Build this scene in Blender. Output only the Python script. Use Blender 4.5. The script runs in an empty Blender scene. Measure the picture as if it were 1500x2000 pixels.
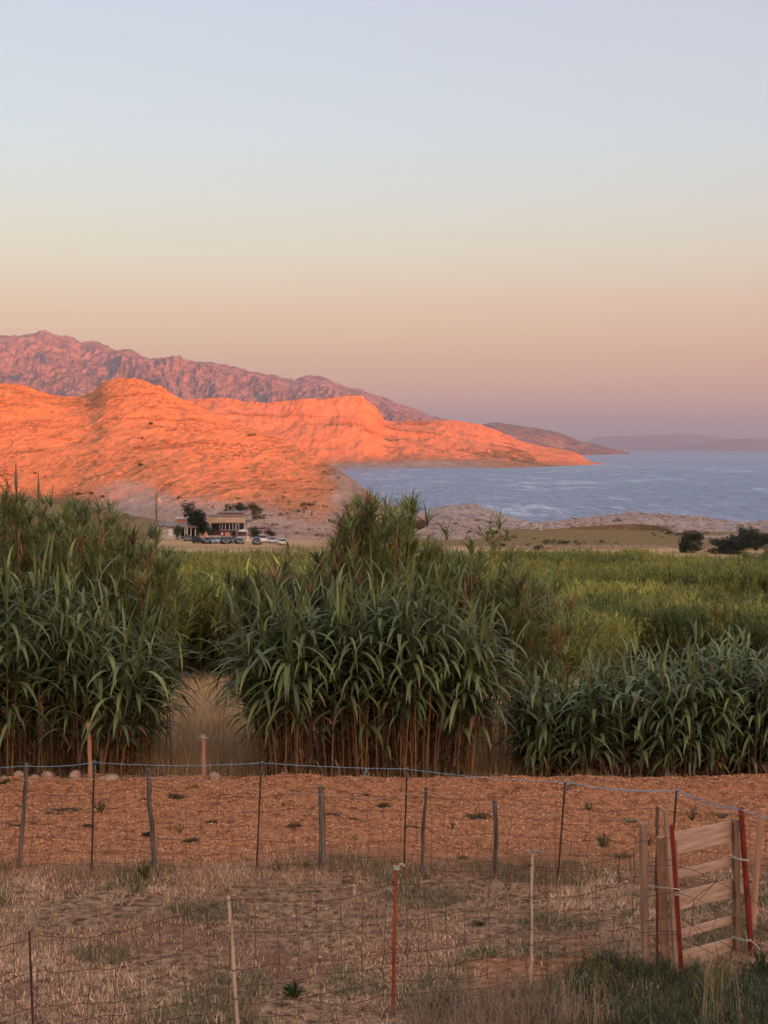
import bpy, math, random
import numpy as np
from mathutils import Vector, Matrix, Quaternion

# ------------------------------------------------------------------ camera, sky, sun, exposure
C = bpy.context.scene
COL = C.collection
R = math.radians
F = 3000.0                      # focal length in photograph pixels (1500 x 2000)
CAM_Z = 4.5
HOR = 878.0                     # photograph row of the sea horizon
PITCH = math.atan((1000 - HOR) / F)
cam_d = bpy.data.cameras.new('camera')
cam = bpy.data.objects.new('camera', cam_d)
COL.objects.link(cam)
cam.location = (0, 0, CAM_Z)
cam.rotation_euler = (math.pi / 2 - PITCH, 0, 0)
cam_d.sensor_fit = 'VERTICAL'
cam_d.sensor_height = 36
cam_d.lens = 36 * F / 2000
cam_d.clip_start = 0.1
cam_d.clip_end = 200000
C.camera = cam

SUN_T = 0.055                   # tangent of the sun's elevation
SUN_AZ = R(30)                  # the sun stands behind the camera, 30 degrees to its right
EXPOSURE = 1.95
world = bpy.data.worlds.new('World')
C.world = world
world.use_nodes = True
nt = world.node_tree
nt.nodes.clear()
n_out = nt.nodes.new('ShaderNodeOutputWorld')
n_add = nt.nodes.new('ShaderNodeAddShader')
bg1 = nt.nodes.new('ShaderNodeBackground')
bg2 = nt.nodes.new('ShaderNodeBackground')
sky = nt.nodes.new('ShaderNodeTexSky')
sky.sky_type = 'NISHITA'
sky.sun_disc = False
sky.sun_elevation = math.atan(SUN_T)
sky.sun_rotation = math.pi - SUN_AZ
sky.air_density = 1.0
sky.dust_density = 1.5
nt.links.new(sky.outputs[0], bg2.inputs[0])
bg2.inputs[1].default_value = 0.05
tc = nt.nodes.new('ShaderNodeTexCoord')
sp = nt.nodes.new('ShaderNodeSeparateXYZ')
nt.links.new(tc.outputs['Generated'], sp.inputs[0])
rmp = nt.nodes.new('ShaderNodeValToRGB')
nt.links.new(sp.outputs[2], rmp.inputs[0])


def lin(c):
    return tuple(((v / 255 + 0.055) / 1.055) ** 2.4 if v / 255 > 0.04045 else v / 255 / 12.92 for v in c)


SKY = [(0.0, (203, 184, 182)), (0.013, (216, 182, 170)), (0.032, (219, 153, 146)), (0.057, (201, 134, 137)), (0.088, (201, 142, 140)), (0.122, (197, 168, 161)), (0.15, (193, 176, 175)), (0.195, (184, 182, 196)), (0.285, (182, 176, 196)), (0.45, (186, 189, 203)), (1.0, (172, 178, 196))]
el = rmp.color_ramp.elements
while len(el) > 1:
    el.remove(el[-1])
el[0].position = SKY[0][0]
el[0].color = (*lin(SKY[0][1]), 1)
for p_, c_ in SKY[1:]:
    e_ = el.new(p_)
    e_.color = (*lin(c_), 1)
# the whole sky brightens and warms smoothly towards the setting sun behind the camera
n_dot = nt.nodes.new('ShaderNodeVectorMath')
n_dot.operation = 'DOT_PRODUCT'
nt.links.new(tc.outputs['Generated'], n_dot.inputs[0])
n_dot.inputs[1].default_value = (math.sin(SUN_AZ), -math.cos(SUN_AZ), 0.03)
n_mr = nt.nodes.new('ShaderNodeMapRange')
n_mr.interpolation_type = 'SMOOTHSTEP'
n_mr.inputs[1].default_value = -0.75
n_mr.inputs[2].default_value = 1.0
nt.links.new(n_dot.outputs['Value'], n_mr.inputs[0])
n_glow = nt.nodes.new('ShaderNodeMix')
n_glow.data_type = 'RGBA'
n_glow.inputs[6].default_value = (1, 1, 1, 1)
n_glow.inputs[7].default_value = (3.1, 2.5, 2.0, 1)
nt.links.new(n_mr.outputs[0], n_glow.inputs[0])
n_mul = nt.nodes.new('ShaderNodeMix')
n_mul.data_type = 'RGBA'
n_mul.blend_type = 'MULTIPLY'
n_mul.inputs[0].default_value = 1
nt.links.new(rmp.outputs[0], n_mul.inputs[6])
nt.links.new(n_glow.outputs[2], n_mul.inputs[7])
nt.links.new(n_mul.outputs[2], bg1.inputs[0])
bg1.inputs[1].default_value = 0.212
nt.links.new(bg1.outputs[0], n_add.inputs[0])
nt.links.new(bg2.outputs[0], n_add.inputs[1])
nt.links.new(n_add.outputs[0], n_out.inputs[0])

sun_d = bpy.data.lights.new('sun', 'SUN')
sun_d.energy = 4.4
sun_d.angle = R(0.5)
sun_d.color = (1.0, 0.215, 0.05)
sun = bpy.data.objects.new('sun', sun_d)
COL.objects.link(sun)
_d = Vector((-math.sin(SUN_AZ), math.cos(SUN_AZ), -SUN_T))      # the way the light travels
sun.rotation_euler = _d.to_track_quat('-Z', 'Y').to_euler()
sun.location = (300, -500, 200)

C.view_settings.view_transform = 'Standard'
C.view_settings.look = 'None'
C.view_settings.gamma = 1
C.view_settings.use_curve_mapping = False
C.view_settings.exposure = EXPOSURE
C.render.engine = 'CYCLES'
C.cycles.use_denoising = True
C.cycles.max_bounces = 6
C.cycles.diffuse_bounces = 3
C.cycles.glossy_bounces = 2
C.cycles.transmission_bounces = 3
C.cycles.volume_bounces = 0
C.cycles.transparent_max_bounces = 4
C.cycles.caustics_reflective = False
C.cycles.caustics_refractive = False

rng = np.random.default_rng(7)
random.seed(7)


# ------------------------------------------------------------------ helpers
def P(px, py, D):
    """world point seen at photograph pixel (px, py), at depth D metres along +Y"""
    a = (px - 750) / F
    b = (1000 - py) / F
    c, s = math.cos(PITCH), math.sin(PITCH)
    d = (a, c + b * s, -s + b * c)
    k = D / d[1]
    return Vector((d[0] * k, D, CAM_Z + d[2] * k))


def _h(ix, iy, seed):
    h = (ix.astype(np.int64) * 374761393 + iy.astype(np.int64) * 668265263 + seed * 144665) & 0xffffffff
    h = ((h ^ (h >> 13)) * 1274126177) & 0xffffffff
    h = (h ^ (h >> 16)) & 0xffffffff
    return h.astype(np.float64) / 4294967295.0


def vn(x, y, seed=0):
    x0 = np.floor(x)
    y0 = np.floor(y)
    fx, fy = x - x0, y - y0
    fx = fx * fx * fx * (fx * (fx * 6 - 15) + 10)
    fy = fy * fy * fy * (fy * (fy * 6 - 15) + 10)
    a = _h(x0, y0, seed)
    b = _h(x0 + 1, y0, seed)
    c = _h(x0, y0 + 1, seed)
    d = _h(x0 + 1, y0 + 1, seed)
    return (a * (1 - fx) + b * fx) * (1 - fy) + (c * (1 - fx) + d * fx) * fy


def fbm(x, y, scale, octs=4, seed=0, gain=0.5):
    """-1..1"""
    x = np.asarray(x, float) / scale
    y = np.asarray(y, float) / scale
    s = 0.0
    a = 1.0
    n = 0.0
    for o in range(octs):
        ang = 0.6 + o * 1.3
        xr = x * math.cos(ang) - y * math.sin(ang)
        yr = x * math.sin(ang) + y * math.cos(ang)
        s = s + a * (vn(xr + o * 17.3, yr - o * 9.1, seed + o) * 2 - 1)
        n += a
        a *= gain
        x, y = x * 2.03, y * 2.03
    return s / n


def ridged(x, y, scale, octs=4, seed=0, gain=0.5):
    """0..1, sharp crests"""
    x = np.asarray(x, float) / scale
    y = np.asarray(y, float) / scale
    s = 0.0
    a = 1.0
    n = 0.0
    for o in range(octs):
        ang = 0.9 + o * 1.1
        xr = x * math.cos(ang) - y * math.sin(ang)
        yr = x * math.sin(ang) + y * math.cos(ang)
        s = s + a * (1 - np.abs(vn(xr + o * 7.7, yr + o * 3.1, seed + o) * 2 - 1) * 1.6)
        n += a
        a *= gain
        x, y = x * 2.1, y * 2.1
    return s / n


def sstep(a, b, x):
    t = np.clip((x - a) / (b - a), 0, 1)
    return t * t * (3 - 2 * t)


def mesh_np(name, verts, faces, cols=None, smooth=True):
    """faces: (n,3) or (n,4) int array"""
    me = bpy.data.meshes.new(name)
    verts = np.ascontiguousarray(verts, dtype=np.float32).reshape(-1, 3)
    faces = np.ascontiguousarray(faces, dtype=np.int32)
    nf, k = faces.shape
    me.vertices.add(len(verts))
    me.vertices.foreach_set('co', verts.ravel())
    me.loops.add(nf * k)
    me.loops.foreach_set('vertex_index', faces.ravel())
    me.polygons.add(nf)
    me.polygons.foreach_set('loop_start', np.arange(0, nf * k, k, dtype=np.int32))
    me.polygons.foreach_set('loop_total', np.full(nf, k, dtype=np.int32))
    me.polygons.foreach_set('use_smooth', np.full(nf, smooth, dtype=bool))
    me.update(calc_edges=True)
    if cols is not None:
        a = me.color_attributes.new('Col', 'FLOAT_COLOR', 'POINT')
        cc = np.ones((len(verts), 4), dtype=np.float32)
        cc[:, :3] = np.asarray(cols, dtype=np.float32)
        a.data.foreach_set('color', cc.ravel())
    return me


def obj(name, me, m=None, parent=None, kind=None):
    o = bpy.data.objects.new(name, me)
    COL.objects.link(o)
    if m is not None and not me.materials:
        me.materials.append(m)
    if parent is not None:
        o.parent = parent
    if kind:
        o['kind'] = kind
    return o


def tag(o, label, cat, group=None):
    o['label'] = label
    o['category'] = cat
    if group:
        o['group'] = group
    return o


def thing(name, loc, label, cat, group=None, rz=0):
    o = bpy.data.objects.new(name, None)
    o.empty_display_size = 0.2
    COL.objects.link(o)
    o.location = loc
    o.rotation_euler = (0, 0, rz)
    return tag(o, label, cat, group)


def grid_mesh(name, X, Y, Z, cols=None, smooth=True):
    nr, nc = X.shape
    v = np.stack([X, Y, Z], -1).reshape(-1, 3)
    i = np.arange(nr * nc).reshape(nr, nc)
    f = np.stack([i[:-1, :-1], i[:-1, 1:], i[1:, 1:], i[1:, :-1]], -1).reshape(-1, 4)
    return mesh_np(name, v, f, cols, smooth)


def tubes(paths, rad, m=5, cap=True):
    """paths (N,k,3), rad (N,k) -> verts, quads"""
    paths = np.asarray(paths, float)
    N, k, _ = paths.shape
    rad = np.broadcast_to(np.asarray(rad, float), (N, k))
    t = np.gradient(paths, axis=1)
    t /= np.linalg.norm(t, axis=2, keepdims=True) + 1e-9
    ref = np.zeros_like(t)
    flat = np.abs(t[..., 2]) > 0.8
    ref[..., 2] = ~flat
    ref[..., 0] = flat
    a = np.cross(t, ref)
    a /= np.linalg.norm(a, axis=2, keepdims=True) + 1e-9
    b = np.cross(t, a)
    th = np.arange(m) * 2 * math.pi / m
    v = paths[:, :, None, :] + rad[:, :, None, None] * (a[:, :, None, :] * np.cos(th)[None, None, :, None] + b[:, :, None, :] * np.sin(th)[None, None, :, None])
    base = (np.arange(N) * k * m)[:, None, None]
    r = np.arange(k - 1)[None, :, None] * m
    j = np.arange(m)[None, None, :]
    j2 = (j + 1) % m
    f = np.stack([base + r + j, base + r + j2, base + r + m + j2, base + r + m + j], -1).reshape(-1, 4)
    if cap and m == 4:
        c1 = base[:, 0, 0][:, None] + (k - 1) * m + np.arange(4)[None, :]
        f = np.concatenate([f, c1])
    elif cap:
        e = base[:, 0, 0][:, None] + (k - 1) * m
        for q in range(1, m - 1, 2):
            idx = [0, q, q + 1, min(q + 2, m - 1)]
            if idx[2] == idx[3]:
                idx = [0, q, q + 1, 0]
                continue
            f = np.concatenate([f, e + np.array(idx)[None, :]])
    return v.reshape(-1, 3), f


def ribbons(base, az, e0, e1, length, width, nseg=6, fold=0.25, bend=1.0, twist=None):
    """leaf blades: start elevation e0 falling to e1 (radians). returns verts (N,(nseg+1)*3,3), quads"""
    N = len(base)
    az, e0, e1, length, width = [np.broadcast_to(np.asarray(q, float), (N,)) for q in (az, e0, e1, length, width)]
    s = np.linspace(0, 1, nseg + 1)
    el_ = e0[:, None] + (e1 - e0)[:, None] * (s[None, :] ** bend)
    ds = length[:, None] / nseg
    if twist is None:
        twist = 0.0
    azs = az[:, None] + np.broadcast_to(np.asarray(twist, float), (N,))[:, None] * s[None, :]
    dx = np.cos(el_) * np.cos(azs) * ds
    dy = np.cos(el_) * np.sin(azs) * ds
    dz = np.sin(el_) * ds
    p = np.zeros((N, nseg + 1, 3))
    p[:, 1:, 0] = np.cumsum(dx[:, :-1], 1)
    p[:, 1:, 1] = np.cumsum(dy[:, :-1], 1)
    p[:, 1:, 2] = np.cumsum(dz[:, :-1], 1)
    p += np.asarray(base)[:, None, :]
    w = width[:, None] * 0.5 * np.clip(np.minimum(0.45 + s * 2.2, 1.0) * (1 - s ** 2.6), 0.02, 1)[None, :]
    sx, sy = -np.sin(azs), np.cos(azs)
    nx, ny, nz = -np.sin(el_) * np.cos(azs), -np.sin(el_) * np.sin(azs), np.cos(el_)
    side = np.stack([sx, sy, np.zeros_like(sx)], -1)
    nor = np.stack([nx, ny, nz], -1)
    L = p + side * w[..., None] + nor * (w * fold)[..., None]
    Rr = p - side * w[..., None] + nor * (w * fold)[..., None]
    v = np.stack([L, p, Rr], 2).reshape(N, -1, 3)
    b = (np.arange(N) * (nseg + 1) * 3)[:, None]
    r = (np.arange(nseg) * 3)[None, :]
    f1 = np.stack([b + r, b + r + 1, b + r + 4, b + r + 3], -1).reshape(-1, 4)
    f2 = np.stack([b + r + 1, b + r + 2, b + r + 5, b + r + 4], -1).reshape(-1, 4)
    return v.reshape(-1, 3), np.concatenate([f1, f2]), (nseg + 1) * 3


def strips(base, az, e0, e1, length, width, nseg=2, bend=1.0):
    """flat two-row blades, cheap; returns verts, quads, verts per blade"""
    N = len(base)
    az, e0, e1, length, width = [np.broadcast_to(np.asarray(q, float), (N,)) for q in (az, e0, e1, length, width)]
    s = np.linspace(0, 1, nseg + 1)
    el_ = e0[:, None] + (e1 - e0)[:, None] * (s[None, :] ** bend)
    ds = (length / nseg)[:, None]
    p = np.zeros((N, nseg + 1, 3))
    p[:, 1:, 0] = np.cumsum((np.cos(el_) * np.cos(az)[:, None] * ds)[:, :-1], 1)
    p[:, 1:, 1] = np.cumsum((np.cos(el_) * np.sin(az)[:, None] * ds)[:, :-1], 1)
    p[:, 1:, 2] = np.cumsum((np.sin(el_) * ds)[:, :-1], 1)
    p += np.asarray(base)[:, None, :]
    w = width[:, None] * 0.5 * (1 - 0.92 * s ** 1.5)[None, :]
    side = np.stack([-np.sin(az), np.cos(az), np.zeros(N)], -1)[:, None, :]
    v = np.stack([p + side * w[..., None], p - side * w[..., None]], 2).reshape(N, -1, 3)
    b = (np.arange(N) * (nseg + 1) * 2)[:, None]
    r = (np.arange(nseg) * 2)[None, :]
    f = np.stack([b + r, b + r + 1, b + r + 3, b + r + 2], -1).reshape(-1, 4)
    return v.reshape(-1, 3), f, (nseg + 1) * 2


class MB:
    """collects geometry into one mesh (quads)"""

    def __init__(self):
        self.v, self.f, self.c, self.n = [], [], [], 0

    def add(self, v, f, col=None):
        v = np.asarray(v, float).reshape(-1, 3)
        self.v.append(v)
        self.f.append(np.asarray(f) + self.n)
        self.n += len(v)
        if col is not None:
            col = np.asarray(col, float)
            if col.ndim == 1:
                col = np.broadcast_to(col, (len(v), 3))
            self.c.append(col)
        return self

    def box(self, x0, x1, y0, y1, z0, z1, M=None, col=None, bev=0.0):
        if bev > 0:
            return self.bbox(x0, x1, y0, y1, z0, z1, bev, M, col)
        v = np.array([[x, y, z] for z in (z0, z1) for y in (y0, y1) for x in (x0, x1)], float)
        if M is not None:
            v = np.array([tuple(M @ Vector(q)) for q in v])
        f = np.array([[0, 2, 3, 1], [4, 5, 7, 6], [0, 1, 5, 4], [2, 6, 7, 3], [0, 4, 6, 2], [1, 3, 7, 5]])
        return self.add(v, f, col)

    def bbox(self, x0, x1, y0, y1, z0, z1, b, M=None, col=None):
        # a box with chamfered edges: three nested rings per axis-z layer
        def ring(ix, iy, z):
            return [[x0 + ix, y0 + iy + 0, z], [x1 - ix, y0 + iy, z], [x1 - ix, y1 - iy, z], [x0 + ix, y1 - iy, z]]
        def oct_(i, z):
            k = b * 0.999
            return [[x0 + i + k, y0 + i, z], [x1 - i - k, y0 + i, z], [x1 - i, y0 + i + k, z], [x1 - i, y1 - i - k, z],
                    [x1 - i - k, y1 - i, z], [x0 + i + k, y1 - i, z], [x0 + i, y1 - i - k, z], [x0 + i, y0 + i + k, z]]
        v = np.array(oct_(b, z0) + oct_(0, z0 + b) + oct_(0, z1 - b) + oct_(b, z1), float)
        if M is not None:
            v = np.array([tuple(M @ Vector(q)) for q in v])
        f = []
        for r in range(3):
            for j in range(8):
                j2 = (j + 1) % 8
                f.append([r * 8 + j, r * 8 + j2, r * 8 + 8 + j2, r * 8 + 8 + j])
        for o_ in (0, 24):
            for q in ((0, 1, 2, 3), (0, 3, 4, 7), (4, 5, 6, 7)):
                f.append([o_ + t_ for t_ in (q if o_ else q[::-1])])
        return self.add(v, np.array(f), col)

    def tube(self, pts, rad, m=6, col=None):
        v, f = tubes(np.asarray([[tuple(p) for p in pts]], float), np.asarray([np.broadcast_to(rad, (len(pts),))]), m)
        return self.add(v, f, col)

    def mesh(self, name, smooth=False):
        cols = np.concatenate(self.c) if self.c else None
        return mesh_np(name, np.concatenate(self.v), np.concatenate(self.f), cols, smooth)


def part(name, mb, m, parent, smooth=False, kind=None, mid=None):
    """a part built in world coordinates under a thing whose origin is elsewhere"""
    me = mb.mesh(name, smooth)
    o = obj(name, me, m, parent, kind)
    if parent is not None:
        par = parent
        Mw = Matrix.Identity(4)
        chain = []
        while par is not None:
            chain.append(par)
            par = par.parent
        for q in reversed(chain):
            Mw = Mw @ Matrix.LocRotScale(q.location, q.rotation_euler, q.scale) if q.type == 'EMPTY' else Mw @ q.matrix_local
        me.transform(Mw.inverted())
    return o


# ------------------------------------------------------------------ materials
def new_mat(name):
    m = bpy.data.materials.new(name)
    m.use_nodes = True
    t = m.node_tree
    b = t.nodes['Principled BSDF']
    return m, t, b


def nd(t, typ, **kw):
    n = t.nodes.new(typ)
    for k, v in kw.items():
        setattr(n, k, v)
    return n


def mix_rgb(t, fac, a, b, mode='MIX'):
    n = t.nodes.new('ShaderNodeMix')
    n.data_type = 'RGBA'
    n.blend_type = mode
    for i, x in ((0, fac), (6, a), (7, b)):
        if isinstance(x, (int, float)):
            n.inputs[i].default_value = x
        elif isinstance(x, tuple):
            n.inputs[i].default_value = (*x[:3], 1)
        else:
            t.links.new(x, n.inputs[i])
    return n.outputs[2]


def noise(t, scale, detail=5, rough=0.55, vec=None, stretch=None, dist=0.0, out=0):
    if vec is None:
        vec = nd(t, 'ShaderNodeNewGeometry').outputs['Position']
    if stretch is not None:
        mp = nd(t, 'ShaderNodeMapping')
        mp.inputs['Scale'].default_value = stretch[:3]
        if len(stretch) > 3:
            mp.inputs['Rotation'].default_value = (0, 0, stretch[3])
        t.links.new(vec, mp.inputs[0])
        vec = mp.outputs[0]
    n = nd(t, 'ShaderNodeTexNoise')
    n.inputs['Scale'].default_value = scale
    n.inputs['Detail'].default_value = detail
    n.inputs['Roughness'].default_value = rough
    n.inputs['Distortion'].default_value = dist
    t.links.new(vec, n.inputs['Vector'])
    return n.outputs[out]


def ramp(t, src, a, b, lo=0.0, hi=1.0):
    n = nd(t, 'ShaderNodeMapRange')
    n.inputs[1].default_value = a
    n.inputs[2].default_value = b
    n.inputs[3].default_value = lo
    n.inputs[4].default_value = hi
    t.links.new(src, n.inputs[0])
    return n.outputs[0]


def bump(t, b, h, strength=0.5, dist=0.1):
    n = nd(t, 'ShaderNodeBump')
    n.inputs['Strength'].default_value = strength
    n.inputs['Distance'].default_value = dist
    t.links.new(h, n.inputs['Height'])
    t.links.new(n.outputs[0], b.inputs['Normal'])
    return n


def simple(name, c1, c2=None, scale=3.0, rough=0.8, bmp=0.0, bscale=None, bdist=0.02, metal=0.0, spec=0.3, stretch=None, objc=False, rnd=0.0, detail=5):
    m, t, b = new_mat(name)
    vec = None
    if objc:
        vec = nd(t, 'ShaderNodeTexCoord').outputs['Object']
    if c2 is not None:
        n = noise(t, scale, detail, vec=vec, stretch=stretch)
        colr = mix_rgb(t, ramp(t, n, 0.3, 0.7), c1, c2)
    else:
        n = None
        colr = mix_rgb(t, 0.0, c1, c1)
    if rnd > 0:
        oi = nd(t, 'ShaderNodeObjectInfo')
        colr = mix_rgb(t, 1.0, colr, _grey(t, ramp(t, oi.outputs['Random'], 0, 1, 1 - rnd, 1 + rnd)), 'MULTIPLY')
    t.links.new(colr, b.inputs['Base Color'])
    b.inputs['Roughness'].default_value = rough
    b.inputs['Metallic'].default_value = metal
    b.inputs['Specular IOR Level'].default_value = spec
    if bmp > 0:
        bn = noise(t, bscale or scale * 4, 6, vec=vec, stretch=stretch)
        bump(t, b, bn, bmp, bdist)
    return m


def _grey(t, v):
    n = nd(t, 'ShaderNodeCombineColor')
    for i in range(3):
        t.links.new(v, n.inputs[i])
    return n.outputs[0]


def leafy(name, tint=(1, 1, 1), rough=0.5, trans=0.25, rnd=0.0, spec=0.35, nscale=0.0, base=None):
    """vertex-coloured foliage with a little light passing through"""
    m, t, b = new_mat(name)
    if base is None:
        a = nd(t, 'ShaderNodeVertexColor', layer_name='Col')
        c = mix_rgb(t, 1.0, a.outputs[0], tint, 'MULTIPLY')
    else:
        c = mix_rgb(t, 0.0, base, base)
    if rnd > 0:
        oi = nd(t, 'ShaderNodeObjectInfo')
        c = mix_rgb(t, 1.0, c, _grey(t, ramp(t, oi.outputs['Random'], 0, 1, 1 - rnd, 1 + rnd)), 'MULTIPLY')
    if nscale > 0:
        n = noise(t, nscale, 3)
        c = mix_rgb(t, 1.0, c, _grey(t, ramp(t, n, 0.3, 0.7, 0.75, 1.3)), 'MULTIPLY')
    t.links.new(c, b.inputs['Base Color'])
    b.inputs['Roughness'].default_value = rough
    b.inputs['Specular IOR Level'].default_value = spec
    if trans > 0:
        tr = nd(t, 'ShaderNodeBsdfTranslucent')
        t.links.new(c, tr.inputs[0])
        mx = nd(t, 'ShaderNodeMixShader')
        mx.inputs[0].default_value = trans
        t.links.new(b.outputs[0], mx.inputs[1])
        t.links.new(tr.outputs[0], mx.inputs[2])
        t.links.new(mx.outputs[0], t.nodes['Material Output'].inputs[0])
    return m


M_LEAF = leafy('reed_leaf', rough=0.48, trans=0.2, nscale=1.5, spec=0.3)
M_LEAFO = leafy('reed_leaf_single', rough=0.48, trans=0.2, rnd=0.35, nscale=1.5, spec=0.3)
M_CANE = leafy('reed_cane', rough=0.55, trans=0.0)
M_GRASS = leafy('grass_blade', rough=0.7, trans=0.15, spec=0.15)
M_WOODOLD = simple('weathered_wood', (0.035, 0.030, 0.027), (0.20, 0.16, 0.13), 3.0, 0.9, 0.8, 30, 0.01, stretch=(14, 14, 0.9), objc=True, rnd=0.2)
M_WOODPINK = simple('raw_post_wood', (0.30, 0.155, 0.095), (0.42, 0.24, 0.15), 3.0, 0.85, 0.5, 20, 0.01, stretch=(12, 12, 0.8), objc=True, rnd=0.12)
M_BOARD = simple('sawn_board', (0.25, 0.16, 0.112), (0.48, 0.34, 0.25), 2.6, 0.85, 0.5, 14, 0.006, stretch=(1.0, 6, 14), objc=True, rnd=0.14)
M_UPR = simple('sawn_upright', (0.17, 0.10, 0.065), (0.37, 0.235, 0.16), 2.6, 0.85, 0.5, 14, 0.006, stretch=(11, 11, 0.9), objc=True, rnd=0.16)
M_STAKE = simple('peeled_stake', (0.33, 0.24, 0.18), (0.52, 0.41, 0.32), 3.0, 0.8, 0.4, 20, 0.006, stretch=(9, 9, 0.8), objc=True, rnd=0.08)
M_RUST = simple('rusty_iron', (0.16, 0.035, 0.015), (0.33, 0.10, 0.045), 9.0, 0.85, 0.4, 60, 0.004, metal=0.2, objc=True, stretch=(2, 2, 0.35))
M_DARKROD = simple('dark_rod', (0.03, 0.022, 0.020), (0.085, 0.045, 0.035), 8.0, 0.7, 0.3, 50, 0.003, metal=0.3, objc=True)
M_REDPAINT = simple('red_paint', (0.075, 0.014, 0.010), (0.22, 0.026, 0.018), 16.0, 0.55, 0.15, 30, 0.003, objc=True, stretch=(2, 2, 0.5))
M_WIRE = simple('rusty_wire', (0.055, 0.028, 0.022), (0.13, 0.06, 0.045), 4.0, 0.8, metal=0.2)
M_BLUE = simple('blue_twine', (0.13, 0.27, 0.40), (0.21, 0.38, 0.52), 12.0, 0.7)
M_CORD = simple('pale_cord', (0.33, 0.36, 0.31), (0.46, 0.48, 0.42), 20.0, 0.7)
M_GREYWIRE = simple('galvanised_wire', (0.25, 0.22, 0.19), (0.38, 0.33, 0.29), 8.0, 0.6, metal=0.3)
M_STONE = simple('field_stone', (0.27, 0.17, 0.11), (0.44, 0.31, 0.23), 6.0, 0.9, 0.6, 20, 0.02, objc=True, rnd=0.15)

# ground: zones come from vertex masks (red = bare red soil, green = living cover, blue = dry grass litter)
m, t, b = new_mat('ground')
att = nd(t, 'ShaderNodeVertexColor', layer_name='Col')
sep = nd(t, 'ShaderNodeSeparateColor')
t.links.new(att.outputs[0], sep.inputs[0])
n_big = noise(t, 0.7, 6)
n_fine = noise(t, 9.0, 6, 0.65)
n_vf = noise(t, 45.0, 4, 0.7)
soil = mix_rgb(t, ramp(t, n_fine, 0.40, 0.62), (0.22, 0.092, 0.043), (0.54, 0.255, 0.13))
soil = mix_rgb(t, ramp(t, n_vf, 0.58, 0.72), soil, (0.56, 0.30, 0.17))
dry = mix_rgb(t, ramp(t, n_fine, 0.38, 0.62), (0.095, 0.056, 0.036), (0.50, 0.315, 0.19))
dry = mix_rgb(t, ramp(t, n_big, 0.45, 0.65), dry, (0.24, 0.12, 0.075))
grn = mix_rgb(t, ramp(t, n_big, 0.35, 0.65), (0.15, 0.115, 0.045), (0.25, 0.155, 0.070))
c = mix_rgb(t, sep.outputs[2], (0.47, 0.30, 0.165), dry)
c = mix_rgb(t, sep.outputs[1], c, grn)
c = mix_rgb(t, sep.outputs[0], c, soil)
t.links.new(c, b.inputs['Base Color'])
b.inputs['Roughness'].default_value = 0.95
b.inputs['Specular IOR Level'].default_value = 0.1
hh = nd(t, 'ShaderNodeMath', operation='ADD')
t.links.new(n_fine, hh.inputs[0])
t.links.new(n_vf, hh.inputs[1])
bump(t, b, hh.outputs[0], 0.9, 0.05)
M_GROUND = m


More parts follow.
